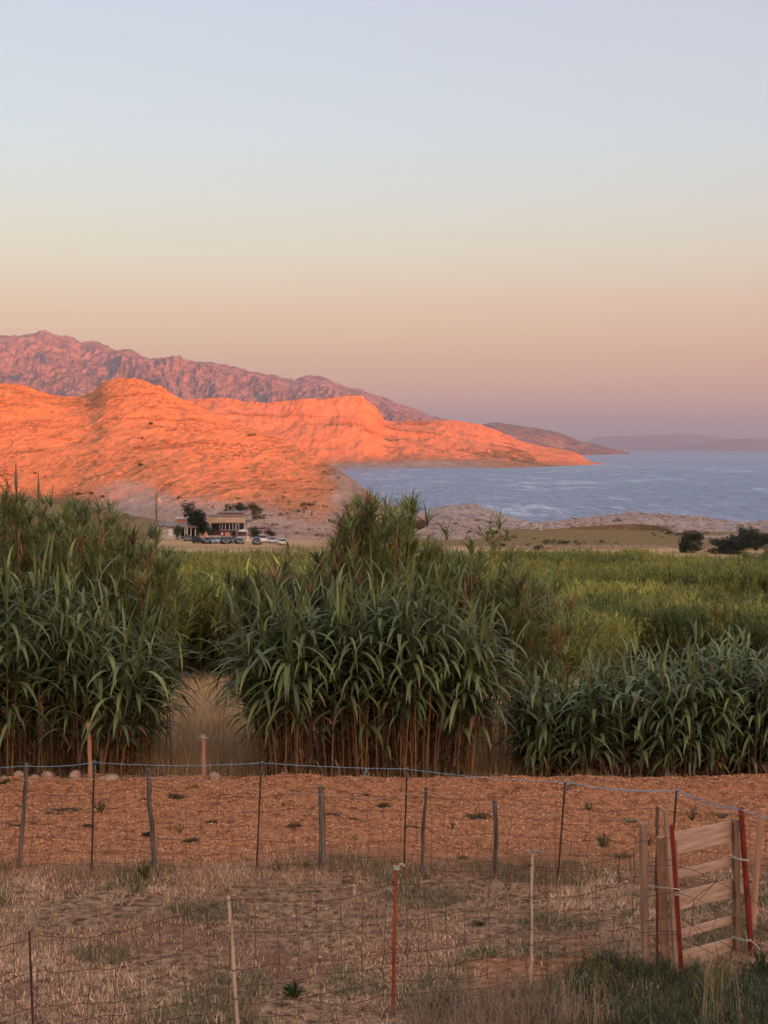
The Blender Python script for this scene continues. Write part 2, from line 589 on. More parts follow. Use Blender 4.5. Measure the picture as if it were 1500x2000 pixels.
def rock_mat(name, c1, c2, veg, s_big, s_fine, veg_lo=0.55, veg_hi=0.7, bdist=1.0, bstr=0.8, strata=None, veg2=None, crack=0.0, attr=True, cscale=None, grey=False):
    m, t, b = new_mat(name)
    n1 = noise(t, s_fine, 8, 0.66, stretch=(1, 0.4, 1.6))
    n2 = noise(t, s_big, 6, 0.55)
    c = mix_rgb(t, ramp(t, n1, 0.32, 0.68), c1, c2)
    c = mix_rgb(t, ramp(t, n2, 0.35, 0.7, 0, 0.6), c, tuple(0.6 * x + 0.4 * y for x, y in zip(c1, c2)))
    hsum = n1
    if strata is not None:
        ns = noise(t, strata[0], 7, 0.6, stretch=strata[1], dist=0.6)
        c = mix_rgb(t, ramp(t, ns, strata[2], strata[3], 0, strata[4]), c, veg)
        ad = nd(t, 'ShaderNodeMath', operation='ADD')
        t.links.new(n1, ad.inputs[0])
        t.links.new(ns, ad.inputs[1])
        hsum = ad.outputs[0]
    if crack > 0:
        vo = nd(t, 'ShaderNodeTexVoronoi', feature='DISTANCE_TO_EDGE')
        vo.inputs['Scale'].default_value = cscale or s_fine * 2
        mpn = nd(t, 'ShaderNodeMapping')
        mpn.inputs['Scale'].default_value = (1, 0.5, 2.0)
        geo = nd(t, 'ShaderNodeNewGeometry')
        av = nd(t, 'ShaderNodeVectorMath', operation='MULTIPLY_ADD')
        t.links.new(noise(t, s_fine * 1.5, 3, out=1), av.inputs[0])
        av.inputs[1].default_value = (0.9 / s_fine, 0.9 / s_fine, 0.9 / s_fine)
        t.links.new(geo.outputs['Position'], av.inputs[2])
        t.links.new(av.outputs[0], mpn.inputs[0])
        t.links.new(mpn.outputs[0], vo.inputs['Vector'])
        ck = ramp(t, vo.outputs['Distance'], 0.0, 0.09, 1, 0)
        gate = noise(t, s_big * 3, 3)
        mul = nd(t, 'ShaderNodeMath', operation='MULTIPLY')
        t.links.new(ck, mul.inputs[0])
        t.links.new(ramp(t, gate, 0.45, 0.6, 0, crack), mul.inputs[1])
        c = mix_rgb(t, mul.outputs[0], c, tuple(x * 0.28 for x in c1))
    if attr:
        at = nd(t, 'ShaderNodeVertexColor', layer_name='Col')
        sp_ = nd(t, 'ShaderNodeSeparateColor')
        t.links.new(at.outputs[0], sp_.inputs[0])
        nv = noise(t, s_fine * 1.3, 6, 0.6)
        a2 = nd(t, 'ShaderNodeMath', operation='MULTIPLY')
        t.links.new(sp_.outputs[0], a2.inputs[0])
        t.links.new(ramp(t, nv, 0.35, 0.55), a2.inputs[1])
        c = mix_rgb(t, a2.outputs[0], c, veg2 or veg)
        c = mix_rgb(t, sp_.outputs[1], c, (0.17, 0.11, 0.055))
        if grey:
            shade_grey = mix_rgb(t, ramp(t, n1, 0.32, 0.68), (0.24, 0.175, 0.145), (0.46, 0.35, 0.30))  # greyer rock colour that stands in for the look of shade
            c = mix_rgb(t, ramp(t, sp_.outputs[2], 0.0, 1.0, 0.0, 0.85), c, shade_grey)
    t.links.new(c, b.inputs['Base Color'])
    b.inputs['Roughness'].default_value = 0.95
    b.inputs['Specular IOR Level'].default_value = 0.1
    bump(t, b, hsum, bstr, bdist)
    return m


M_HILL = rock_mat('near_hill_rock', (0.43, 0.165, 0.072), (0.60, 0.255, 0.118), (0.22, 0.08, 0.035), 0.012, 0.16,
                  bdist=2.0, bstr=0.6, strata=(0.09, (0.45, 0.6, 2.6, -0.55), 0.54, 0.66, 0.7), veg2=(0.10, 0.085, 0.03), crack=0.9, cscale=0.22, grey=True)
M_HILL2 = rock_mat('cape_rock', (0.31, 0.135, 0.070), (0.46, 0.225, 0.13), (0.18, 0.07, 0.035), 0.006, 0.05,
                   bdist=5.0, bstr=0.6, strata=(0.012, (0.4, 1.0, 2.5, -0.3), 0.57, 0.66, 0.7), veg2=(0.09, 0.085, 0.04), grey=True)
M_MOUNT = rock_mat('mountain_rock', (0.16, 0.115, 0.11), (0.34, 0.235, 0.22), (0.065, 0.068, 0.075), 0.0012, 0.014,
                   bdist=25.0, bstr=1.0, strata=(0.012, (1, 1, 1, 0.0), 0.46, 0.60, 0.65), attr=False)
M_SHORE = rock_mat('shore_rock', (0.24, 0.18, 0.155), (0.49, 0.385, 0.34), (0.16, 0.12, 0.09), 0.03, 0.5,
                   bdist=0.8, bstr=0.9, strata=(0.22, (0.5, 1.0, 2.2, 0.4), 0.57, 0.68, 0.7), veg2=(0.15, 0.105, 0.045), crack=0.9, cscale=0.45)

# water: small waves over a blue body; sky sheen on ripples and streaks painted into the colour
m, t, b = new_mat('sea_water')
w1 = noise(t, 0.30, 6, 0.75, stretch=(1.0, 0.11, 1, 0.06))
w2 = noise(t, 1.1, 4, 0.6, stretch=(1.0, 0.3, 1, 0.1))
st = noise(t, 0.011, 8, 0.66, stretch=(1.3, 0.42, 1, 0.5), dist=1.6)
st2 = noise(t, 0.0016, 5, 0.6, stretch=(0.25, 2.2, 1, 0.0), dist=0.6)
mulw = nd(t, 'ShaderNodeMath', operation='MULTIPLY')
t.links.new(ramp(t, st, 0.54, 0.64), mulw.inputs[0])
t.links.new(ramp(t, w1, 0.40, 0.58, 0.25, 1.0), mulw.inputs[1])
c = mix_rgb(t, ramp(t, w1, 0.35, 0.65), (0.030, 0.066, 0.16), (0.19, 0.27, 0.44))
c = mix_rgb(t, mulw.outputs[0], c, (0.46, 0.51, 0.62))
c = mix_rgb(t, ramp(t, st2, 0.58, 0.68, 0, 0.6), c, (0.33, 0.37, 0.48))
t.links.new(c, b.inputs['Base Color'])
b.inputs['Roughness'].default_value = 0.35
b.inputs['IOR'].default_value = 1.33
b.inputs['Specular IOR Level'].default_value = 0.30
ad = nd(t, 'ShaderNodeMath', operation='MULTIPLY_ADD')
t.links.new(w2, ad.inputs[0])
ad.inputs[1].default_value = 0.35
t.links.new(w1, ad.inputs[2])
bump(t, b, ad.outputs[0], 1.0, 1.6)
M_SEA = m

# ------------------------------------------------------------------ the land under everything
GY = np.array([-3000, 10, 20.0, 20.7, 21.6, 23, 28, 34, 38, 44, 60, 100, 150, 300, 360, 440, 520, 640, 800])
GZ = np.array([0, 0, 0.0, 0.0, -0.22, -0.32, -0.45, -0.80, -1.6, -2.9, -5.6, -9.4, -12.7, -17.7, -18.6, -18.7, -18.2, -16.3, -15])
SEA = -22.0


def ground_z(X, Y):
    X = np.asarray(X, float)
    Y = np.asarray(Y, float)
    z = np.interp(Y, GY, GZ)
    z = z + 0.05 * fbm(X, Y, 1.8, 3, 11) * sstep(6, 12, Y + 3)
    z = z + 0.10 * np.exp(-((Y - 20.25 - 0.12 * np.sin(X * 1.3)) / 0.55) ** 2) * (0.8 + 0.5 * fbm(X, Y, 0.5, 2, 5))
    soil = sstep(16.6, 17.3, Y) * (1 - sstep(20.9, 21.3, Y))
    z = z + soil * (0.016 * np.sin(Y * 17 + 1.5 * fbm(X, Y, 1.2, 2, 7)) + 0.034 * fbm(X, Y, 0.16, 2, 3) + 0.03 * fbm(X, Y, 0.6, 2, 4))
    z = z + 0.35 * fbm(X, Y, 22, 3, 12) * sstep(26, 60, Y)
    drop = sstep(455, 540, Y + 0.25 * X) * sstep(-60, 5, X + (Y - 560) * 0.12)
    z = z - 9 * drop
    z = z - 9 * sstep(640, 760, Y)
    return z


def gz(x, y):
    return float(ground_z(np.array([x]), np.array([y]))[0])


def axis(parts_):
    out = []
    for a, b_, s in parts_:
        out += list(np.arange(a, b_, s))
    out.append(parts_[-1][1])
    return np.array(out)


xs = axis([(-900, -300, 60), (-300, -60, 8), (-60, -12, 1.2), (-12, -5.4, 0.15), (-5.4, 5.4, 0.045), (5.4, 12, 0.15), (12, 60, 1.2), (60, 300, 8), (300, 900, 60)])
ys = axis([(-900, -60, 60), (-60, 8, 3), (8, 10, 0.2), (10, 21.5, 0.045), (21.5, 30, 0.2), (30, 60, 0.7), (60, 200, 2.5), (200, 800, 6)])
XX, YY = np.meshgrid(xs, ys)
ZZ = ground_z(XX, YY)
jag = 0.42 * fbm(XX, YY, 0.9, 4, 21)
soil = sstep(16.2, 17.0, YY + jag * 1.5) * (1 - sstep(20.7, 21.0, YY + jag * 0.4))
sp1 = np.exp(-(((XX - 1.55) / 0.75) ** 2 + ((YY - 12.9) / 0.7) ** 2))
sp2 = np.exp(-(((XX + 0.3) / 0.9) ** 2 + ((YY - 11.2) / 0.45) ** 2))
soil = np.clip(soil + 0.9 * sstep(0.25, 0.6, sp1 + 0.5 * fbm(XX, YY, 0.5, 3, 6)) + 0.6 * sstep(0.35, 0.7, sp2 + 0.5 * fbm(XX, YY, 0.5, 3, 8)), 0, 1)
lot = np.exp(-(((XX + 36) / 30) ** 2 + ((YY - 383) / 22) ** 2) ** 2)
pxg = XX / np.maximum(YY, 1) * F + 750
far_e = np.interp(pxg, [1100, 1280], [322, 262])
green = sstep(33, 40, YY) * (1 - sstep(far_e, far_e + 8, YY)) + sstep(352, 366, YY + 10 * fbm(XX, YY, 30, 3, 9)) * (1 - lot)
green = np.clip(green, 0, 1) * (1 - soil)
blue = 1 - sstep(18, 22, YY)
gcols = np.stack([soil, green, blue], -1).reshape(-1, 3)
obj('ground', grid_mesh('ground', XX, YY, ZZ, gcols), M_GROUND, kind='structure')

# the sea, one sheet past the horizon
sx = np.array([-60000, -6000, -1200, 0, 1200, 6000, 60000.0])
sy = np.array([-2500, 430, 1200, 5000, 20000, 60000.0])
SX, SY = np.meshgrid(sx, sy)
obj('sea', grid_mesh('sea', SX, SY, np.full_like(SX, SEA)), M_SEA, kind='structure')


def smooth_interp(x, kx, ky):
    """cubic (monotone enough) interpolation through keys"""
    kx = np.asarray(kx, float)
    ky = np.asarray(ky, float)
    d = np.gradient(ky, kx)
    i = np.clip(np.searchsorted(kx, x) - 1, 0, len(kx) - 2)
    h = kx[i + 1] - kx[i]
    tt = np.clip((x - kx[i]) / h, 0, 1)
    dl = (ky[i + 1] - ky[i]) / h
    d0 = np.where(dl == 0, 0, np.clip(d[i] / np.where(dl == 0, 1, dl), 0, 2.5)) * dl
    d1 = np.where(dl == 0, 0, np.clip(d[i + 1] / np.where(dl == 0, 1, dl), 0, 2.5)) * dl
    return ((2 * tt ** 3 - 3 * tt ** 2 + 1) * ky[i] + (tt ** 3 - 2 * tt ** 2 + tt) * h * d0 + (-2 * tt ** 3 + 3 * tt ** 2) * ky[i + 1] + (tt ** 3 - tt ** 2) * h * d1)


def loft(keys, x0, x1, nx, nf, nb, prof, back, back_z, near=1.0):
    """a hill between a foot line and a crest line, with a back slope.
    keys: (bearing px, crest row, crest depth, foot height, foot depth)"""
    k = np.array(keys, float)
    bx = np.linspace(x0, x1, nx)
    cr = smooth_interp(bx, k[:, 0], k[:, 1])
    cd = smooth_interp(bx, k[:, 0], k[:, 2]) * near
    fz = smooth_interp(bx, k[:, 0], k[:, 3])
    fd = smooth_interp(bx, k[:, 0], k[:, 4])
    cz = CAM_Z - (cr - HOR) / F * cd
    v = np.linspace(0, 1, nf)[:, None]
    D1 = fd + (cd - fd) * v
    # broad shape follows a smoothed crest; the crest's own bumps live only near the top
    kw = max(3, int(nx * 0.34)) | 1
    ker = np.hanning(kw + 2)[1:-1]
    ker /= ker.sum()
    czs = np.convolve(np.pad(cz, kw // 2, mode='edge'), ker, mode='valid')
    local = cz - czs
    Z1 = fz + (czs - fz) * prof(v, bx[None, :]) + local * v ** 3.0
    Z1[0] -= 6
    w = np.linspace(0, 1, nb + 1)[1:, None]
    D2 = cd + back * w
    Z2 = cz + (back_z - cz) * sstep(0, 1, w)
    D = np.concatenate([D1, D2])
    Z = np.concatenate([Z1, Z2])
    X = (bx[None, :] - 750) / F * D
    V = np.concatenate([np.broadcast_to(v, D1.shape), 1 + np.broadcast_to(w, D2.shape)])
    return X, D, Z, V, np.broadcast_to(bx, D.shape)


# near hill, left half of the picture
NH = [(-900, 740, 1250, -15, 700), (-500, 745, 1250, -15, 690), (-200, 748, 1230, -15.5, 670), (0, 750, 1200, -16, 640), (40, 752, 1200, -16.2, 630), (80, 764, 1200, -16.5, 615), (115, 774, 1200, -17, 600), (150, 774, 1200, -17, 585),
      (180, 765, 1195, -17.5, 565), (203, 747, 1190, -17.8, 550), (240, 739, 1180, -18, 535), (275, 741, 1170, -18.5, 515), (310, 753, 1160, -18.6, 494),
      (345, 774, 1140, -18.8, 475), (400, 798, 1110, -19, 450), (460, 826, 1070, -19.2, 426), (495, 838, 1040, -19.2, 416), (520, 846, 1020, -19.2, 402), (560, 860, 970, -19.2, 398), (600, 880, 910, -19.2, 398),
      (640, 905, 850, -19.2, 400), (665, 919, 800, -19.4, 405), (700, 949, 720, -20, 432), (740, 984, 650, -21, 440), (780, 1003, 610, -23, 450), (830, 1018, 590, -25, 460)]
X, D, Z, V, BX = loft(NH, -700, 830, 900, 270, 40, lambda v, x: 0.62 * v ** 0.9 + 0.38 * v ** 1.8 - 0.0 * x, 400, -30, 0.74)
env = np.clip(np.sin(np.clip(V, 0, 1) * math.pi * 0.5) ** 0.5, 0, 1)
endf = 1 - sstep(0.75, 1.0, V) * 0.7
low = 1 - 0.6 * sstep(640, 780, BX)
n = (1.5 * (ridged(X, D * 0.7, 120, 3, 31) - 0.5) + 1.6 * fbm(X, D, 45, 4, 32)) * endf * low
n = n + 1.15 * (ridged(X, D * 0.45, 15, 5, 33, 0.6) - 0.5) * low + 0.6 * (ridged(X, D * 0.5, 4.5, 3, 34, 0.6) - 0.5)
# rock ledges running down to the right
lg = (X * 0.35 + D * 0.10 + Z * 1.3 + 5 * fbm(X, D, 60, 3, 35)) / 9.0
n = n + 1.0 * (sstep(0.1, 0.35, lg - np.floor(lg)) - (lg - np.floor(lg))) * sstep(0.15, 0.4, V) * low
Z = Z + n * env * sstep(0.0, 0.06, V)
# plants: gully scrub and the brown bands high on the left
band = sstep(0.50, 0.66, fbm(X * 0.5 + D * 0.3, D * 0.4 - X * 0.5, 60, 4, 41) * 0.5 + 0.5) * sstep(0.3, 0.5, V) * (1 - sstep(500, 640, BX))
brown = (1 - sstep(230, 300, BX)) * (1 - sstep(0.015, 0.10, V + 0.05 * fbm(X, D, 25, 3, 43)))
tr = (1 - sstep(0.15, 0.22, V + 0.09 * fbm(X, D * 0.5, 16, 5, 44))) * sstep(150, 260, BX) + 0.75 * sstep(638, 664, BX + 26 * fbm(X, D * 0.5, 9, 4, 44) - 0.9 * (Z + 8))  # mask painting the shaded look of the hill's foot and right flank
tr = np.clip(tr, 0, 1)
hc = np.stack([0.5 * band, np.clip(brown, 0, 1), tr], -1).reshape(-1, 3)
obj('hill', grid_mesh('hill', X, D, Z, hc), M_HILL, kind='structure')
HX, HD, HZ = X, D, Z

# second hill and the long cape
CH = [(150, 790, 2500, -22.6, 2050), (345, 779, 2500, -22.6, 2080), (380, 776, 2500, -22.6, 2100), (430, 776, 2490, -22.6, 2110), (480, 784, 2480, -22.6, 2120), (520, 785, 2470, -22.6, 2130), (560, 781, 2460, -22.6, 2140), (610, 777, 2450, -22.6, 2145),
      (650, 777, 2450, -22.6, 2150), (690, 772, 2450, -22.6, 2148), (708, 773, 2450, -22.6, 2148), (722, 786, 2470, -22.6, 2150), (738, 800, 2520, -22.6, 2150), (750, 822, 2650, -22.6, 2150), (800, 821, 2750, -22.6, 2148), (860, 820, 2800, -22.6, 2152), (900, 822, 2850, -22.6, 2160), (930, 827, 2880, -22.6, 2175),
      (960, 836, 2900, -22.6, 2190), (1000, 853, 2920, -22.6, 2230), (1040, 868, 2930, -22.6, 2300), (1080, 876, 2930, -22.6, 2400), (1110, 881, 2930, -22.6, 2500), (1135, 890, 2930, -22.6, 2590), (1152, 902, 2900, -22.8, 2680), (1166, 907, 2860, -23, 2740), (1180, 908.5, 2840, -26, 2780), (1200, 910, 2840, -30, 2800)]
X, D, Z, V, BX = loft(CH, 200, 1200, 700, 170, 30, lambda v, x: 0.55 * v ** 0.7 + 0.45 * v ** 2.2, 700, -40)
env = sstep(0.0, 0.12, V)
endf = 1 - sstep(0.8, 1.0, V) * 0.75
low = 1 - 0.7 * sstep(950, 1130, BX)
n = (9 * (ridged(X, D * 0.8, 260, 3, 51) - 0.5) + 8 * fbm(X, D, 110, 4, 52)) * endf * low + 4.6 * (ridged(X, D * 0.5, 42, 5, 53, 0.62) - 0.5) * low + 1.6 * fbm(X, D * 0.5, 12, 3, 54)
Z = Z + n * env
Z = np.maximum(Z, np.where(V < 0.02, -30, -21.4 + 0 * Z) * 1.0 + np.where(V < 0.02, 0, 1.2 * fbm(X, D, 14, 3, 57)) * (BX < 1150) - 12 * sstep(1150, 1185, BX))
pv = sstep(0.60, 0.68, fbm(X, D * 0.6, 95, 4, 55) * 0.5 + 0.5) * sstep(0.02, 0.1, V) * (1 - sstep(0.55, 0.75, V))
shade_foot = (1 - sstep(0.05, 0.16, V + 0.07 * fbm(X, D * 0.6, 90, 4, 58))) * sstep(600, 680, BX) * (1 - sstep(900, 990, BX))  # mask painting grey shade along the foot of the cape
hc = np.stack([0.8 * pv, 0 * pv, np.clip(shade_foot, 0, 1)], -1).reshape(-1, 3)
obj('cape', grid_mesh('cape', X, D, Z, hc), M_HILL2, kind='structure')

# the mountain range across the channel
MT = [(-700, 690, 13500, -25, 9000), (-300, 660, 13500, -25, 9000), (-80, 660, 13500, -25, 9000), (0, 654, 13500, -25, 9000), (35, 657, 13500, -25, 9000), (70, 653, 13500, -25, 9000), (95, 645, 13500, -25, 9000), (118, 652, 13500, -25, 9000), (142, 655, 13500, -25, 9000), (160, 670, 13500, -25, 9000),
      (190, 667, 13500, -25, 9000), (220, 680, 13500, -25, 9000), (258, 681, 13500, -25, 9000), (290, 693, 13500, -25, 9000), (335, 687, 13500, -25, 9100), (370, 697, 13500, -25, 9200), (435, 707, 13500, -25, 9300), (490, 723, 13500, -25, 9400), (540, 737, 13600, -25, 9500), (570, 742, 13700, -25, 9700),
      (600, 734, 13800, -25, 9800), (625, 738, 13800, -25, 9900), (665, 755, 13900, -25, 10000), (720, 766, 14000, -25, 10300), (765, 779, 14200, -25, 10800), (810, 793, 14400, -25, 11300), (850, 810, 14500, -25, 11900), (880, 820, 14600, -25, 12500), (930, 838, 14700, -25, 13000)]
X, D, Z, V, BX = loft(MT, -600, 930, 1000, 420, 20, lambda v, x: 0.75 * v + 0.25 * v ** 2, 4000, -60)
endf = 1 - sstep(0.75, 1.0, V) * 0.80
hgt = np.clip((Z + 25) / 900, 0.12, 1)
n = (230 * (ridged(X, D, 1300, 2, 61) - 0.45) * endf + 230 * (ridged(X + 0.3 * D, D * 0.4, 420, 3, 62) - 0.5) * endf + 120 * (ridged(X, D * 0.7, 150, 5, 63, 0.68) - 0.5) * (0.09 + 0.91 * endf)) * hgt ** 0.5
Z = Z + n * sstep(0.0, 0.1, V)
obj('mountain', grid_mesh('mountain', X, D, Z, smooth=True), M_MOUNT, kind='structure')

# lower hill behind the cape
LH = [(880, 836, 9000, -25, 6200), (930, 831, 9000, -25, 6200), (960, 827, 9000, -25, 6200), (990, 829, 9000, -25, 6300), (1050, 836, 9000, -25, 6500), (1090, 845, 9000, -25, 6700), (1125, 857, 9000, -25, 7000), (1160, 866, 9000, -25, 7400), (1190, 874, 9000, -25, 8000), (1215, 880, 9000, -30, 8600), (1230, 884, 9000, -45, 8700)]
X, D, Z, V, BX = loft(LH, 800, 1230, 300, 90, 15, lambda v, x: v ** 0.9, 2500, -60)
n = 60 * (ridged(X, D, 420, 4, 65) - 0.5) * (1 - sstep(0.7, 1, V) * 0.7) * (1 - sstep(1100, 1210, BX) * 0.8)
Z = Z + n * sstep(0, 0.1, V)
M_FARHILL = rock_mat('scrubby_far_hill', (0.13, 0.11, 0.11), (0.25, 0.19, 0.18), (0.07, 0.075, 0.075), 0.003, 0.014, bdist=12.0, bstr=0.8, strata=(0.02, (1, 1, 1, 0.0), 0.46, 0.60, 0.65), attr=False)
obj('hill_across_the_channel', grid_mesh('hill_across_the_channel', X, D, Z), M_FARHILL, kind='structure')

# faint far islands on the horizon
for nm, keys, dd in (('far_island', [(1120, 878, 0), (1170, 853, 0), (1230, 851, 0), (1290, 849, 0), (1335, 847, 0), (1375, 850, 0), (1430, 858, 0), (1500, 864, 0), (1600, 868, 0), (1800, 876, 0)], 56000),
                     ('far_island', [(1280, 878, 0), (1330, 872, 0), (1370, 866, 0), (1410, 860, 0), (1455, 856, 0), (1500, 856, 0), (1580, 860, 0), (1700, 868, 0), (1850, 878, 0)], 44000)):
    kk = [(a, b_, dd, -60, dd - 3000) for a, b_, c_ in keys]
    X, D, Z, V, BX = loft(kk, keys[0][0], keys[-1][0], 160, 24, 8, lambda v, x: v ** 0.8, 3000, -80)
    Z = Z + 18 * fbm(X, D, 1500, 4, 71) * sstep(0, 0.2, V)
    obj(nm, grid_mesh(nm, X, D, Z), M_MOUNT, kind='structure')

# rocky shore knolls, right of the middle
SH = [(600, 1062, 500, -19.5, 452), (700, 1050, 505, -19.5, 442), (760, 1032, 510, -19.5, 425), (800, 1015, 515, -19, 405), (830, 1000, 520, -18.8, 396), (860, 989, 520, -18.7, 392), (900, 982, 520, -18.7, 392), (930, 984, 520, -18.7, 398), (960, 997, 520, -18.7, 412), (1005, 1013, 520, -18.7, 425),
      (1045, 1023, 522, -18.7, 438), (1090, 1019, 525, -18.5, 446), (1150, 1012, 530, -18.0, 452), (1200, 1007, 535, -17.8, 456), (1245, 1003, 540, -17.6, 456), (1300, 1005, 540, -18.0, 440), (1345, 1009, 535, -18.6, 395), (1400, 1015, 530, -18.6, 385),
      (1450, 1020, 530, -18.6, 385), (1500, 1017, 530, -18.6, 380), (1700, 1010, 540, -18.6, 380), (2000, 1000, 560, -18.6, 380)]
X, D, Z, V, BX = loft(SH, 620, 1900, 760, 130, 30, lambda v, x: 0.75 * v ** 0.7 + 0.25 * v ** 2, 60, -27)
endf = 1 - sstep(0.7, 1.0, V) * 0.7
n = 2.2 * (ridged(X, D, 26, 3, 81) - 0.5) * endf + 1.0 * (ridged(X, D, 7, 3, 82) - 0.5) + 0.55 * fbm(X, D, 2.2, 3, 83)
Z = Z + n * sstep(0.0, 0.1, V)
ol = sstep(1010, 1060, BX) * (1 - sstep(1300, 1335, BX)) * (1 - sstep(0.05, 0.16, V + 0.03 * fbm(X, D, 8, 3, 84)))
hc = np.stack([ol, ol * 0.8, 0 * ol], -1).reshape(-1, 3)
obj('rocky_shore', grid_mesh('rocky_shore', X, D, Z, hc), M_SHORE, kind='structure')

SHX, SHD, SHZ = X, D, Z
# unseen ridge behind and right of the camera, crest shaped to cast the evening shadow
RU = [-900, -300, 0, 60, 120, 170, 182, 195, 215, 234, 256, 275, 285, 295, 330, 380, 430, 600, 1000, 1170, 1400, 1700, 2500]
RZ = [26, 24, 22, 21, 21, 21, 19.5, 13, 13.5, 16, 20, 24, 28, 31, 37, 41, 44, 54, 95, 99, 97, 90, 92]
u = np.linspace(-900, 2500, 420)
s = np.linspace(-900, -180, 60)
UU, SS = np.meshgrid(u, s)
crest = smooth_interp(u, RU, RZ) + SUN_T * 420
prof = np.exp(-((s + 420) / 135.0) ** 2)
prof = prof / prof.max()
ZZ = -24 + (crest[None, :] + 24) * prof[:, None]
ZZ = ZZ + 2.0 * fbm(UU, SS, 40, 4, 91) * (1 - prof[:, None])
XX = -SS * math.sin(SUN_AZ) + UU * math.cos(SUN_AZ)
YY = SS * math.cos(SUN_AZ) + UU * math.sin(SUN_AZ)
obj('hill_behind', grid_mesh('hill_behind', XX, YY, ZZ, np.zeros((XX.size, 3))), M_SHORE, kind='structure')


# ------------------------------------------------------------------ reeds
def leaf_cols(N, per, base=(0.050, 0.082, 0.034), var=0.35, tips=None, rs=None):
    r = rs or rng
    k = 1 + var * (r.random((N, 1)) * 2 - 1)
    c = np.array(base)[None, :] * k
    c = c + np.array([0.030, 0.030, 0.004])[None, :] * (r.random((N, 1)) ** 3)
    out = np.repeat(c, per, axis=0)
    return out


# shared leaf shapes for the single leaves
LEAFV = []
for i in range(12):
    e0 = R(random.uniform(38, 66))
    e1 = R(random.uniform(-88, -45))
    v, f, per = ribbons(np.zeros((1, 3)), [0], [e0], [e1], [1.0], [0.088], nseg=8, fold=0.22, bend=random.uniform(0.6, 1.0), twist=random.uniform(-0.3, 0.3))
    c_ = leaf_cols(1, per, (0.108, 0.136, 0.057), 0.25)
    LEAFV.append(mesh_np('leaf', v, f, c_))
for i in range(4):      # upright leaves of the growing tip
    v, f, per = ribbons(np.zeros((1, 3)), [0], [R(84)], [R(random.uniform(35, 66))], [1.0], [0.075], nseg=6, fold=0.5, bend=1.4)
    LEAFV.append(mesh_np('leaf', v, f, leaf_cols(1, per, (0.095, 0.118, 0.038), 0.2)))
for me_ in LEAFV:
    me_.materials.append(M_LEAFO)


def cane_path(x, y, h, lean, k=8):
    z0 = gz(x, y) - 0.05
    t_ = np.linspace(0, 1, k)
    return np.stack([x + lean[0] * t_ ** 1.6, y + lean[1] * t_ ** 1.6, z0 + (h + 0.05) * t_ * (1 - 0.04 * t_)], -1)


def cane_cols(path, m, h, brown=0.45):
    k = len(path)
    t_ = np.linspace(0, 1, k)
    q = sstep(brown - 0.12, brown + 0.15, t_)[:, None]
    tone = rng.uniform(0.4, 1.45)
    c_ = (np.array([[0.19, 0.098, 0.047]]) * tone) * (1 - q) + np.array([[0.085, 0.115, 0.045]]) * q
    return np.repeat(c_, m, axis=0)


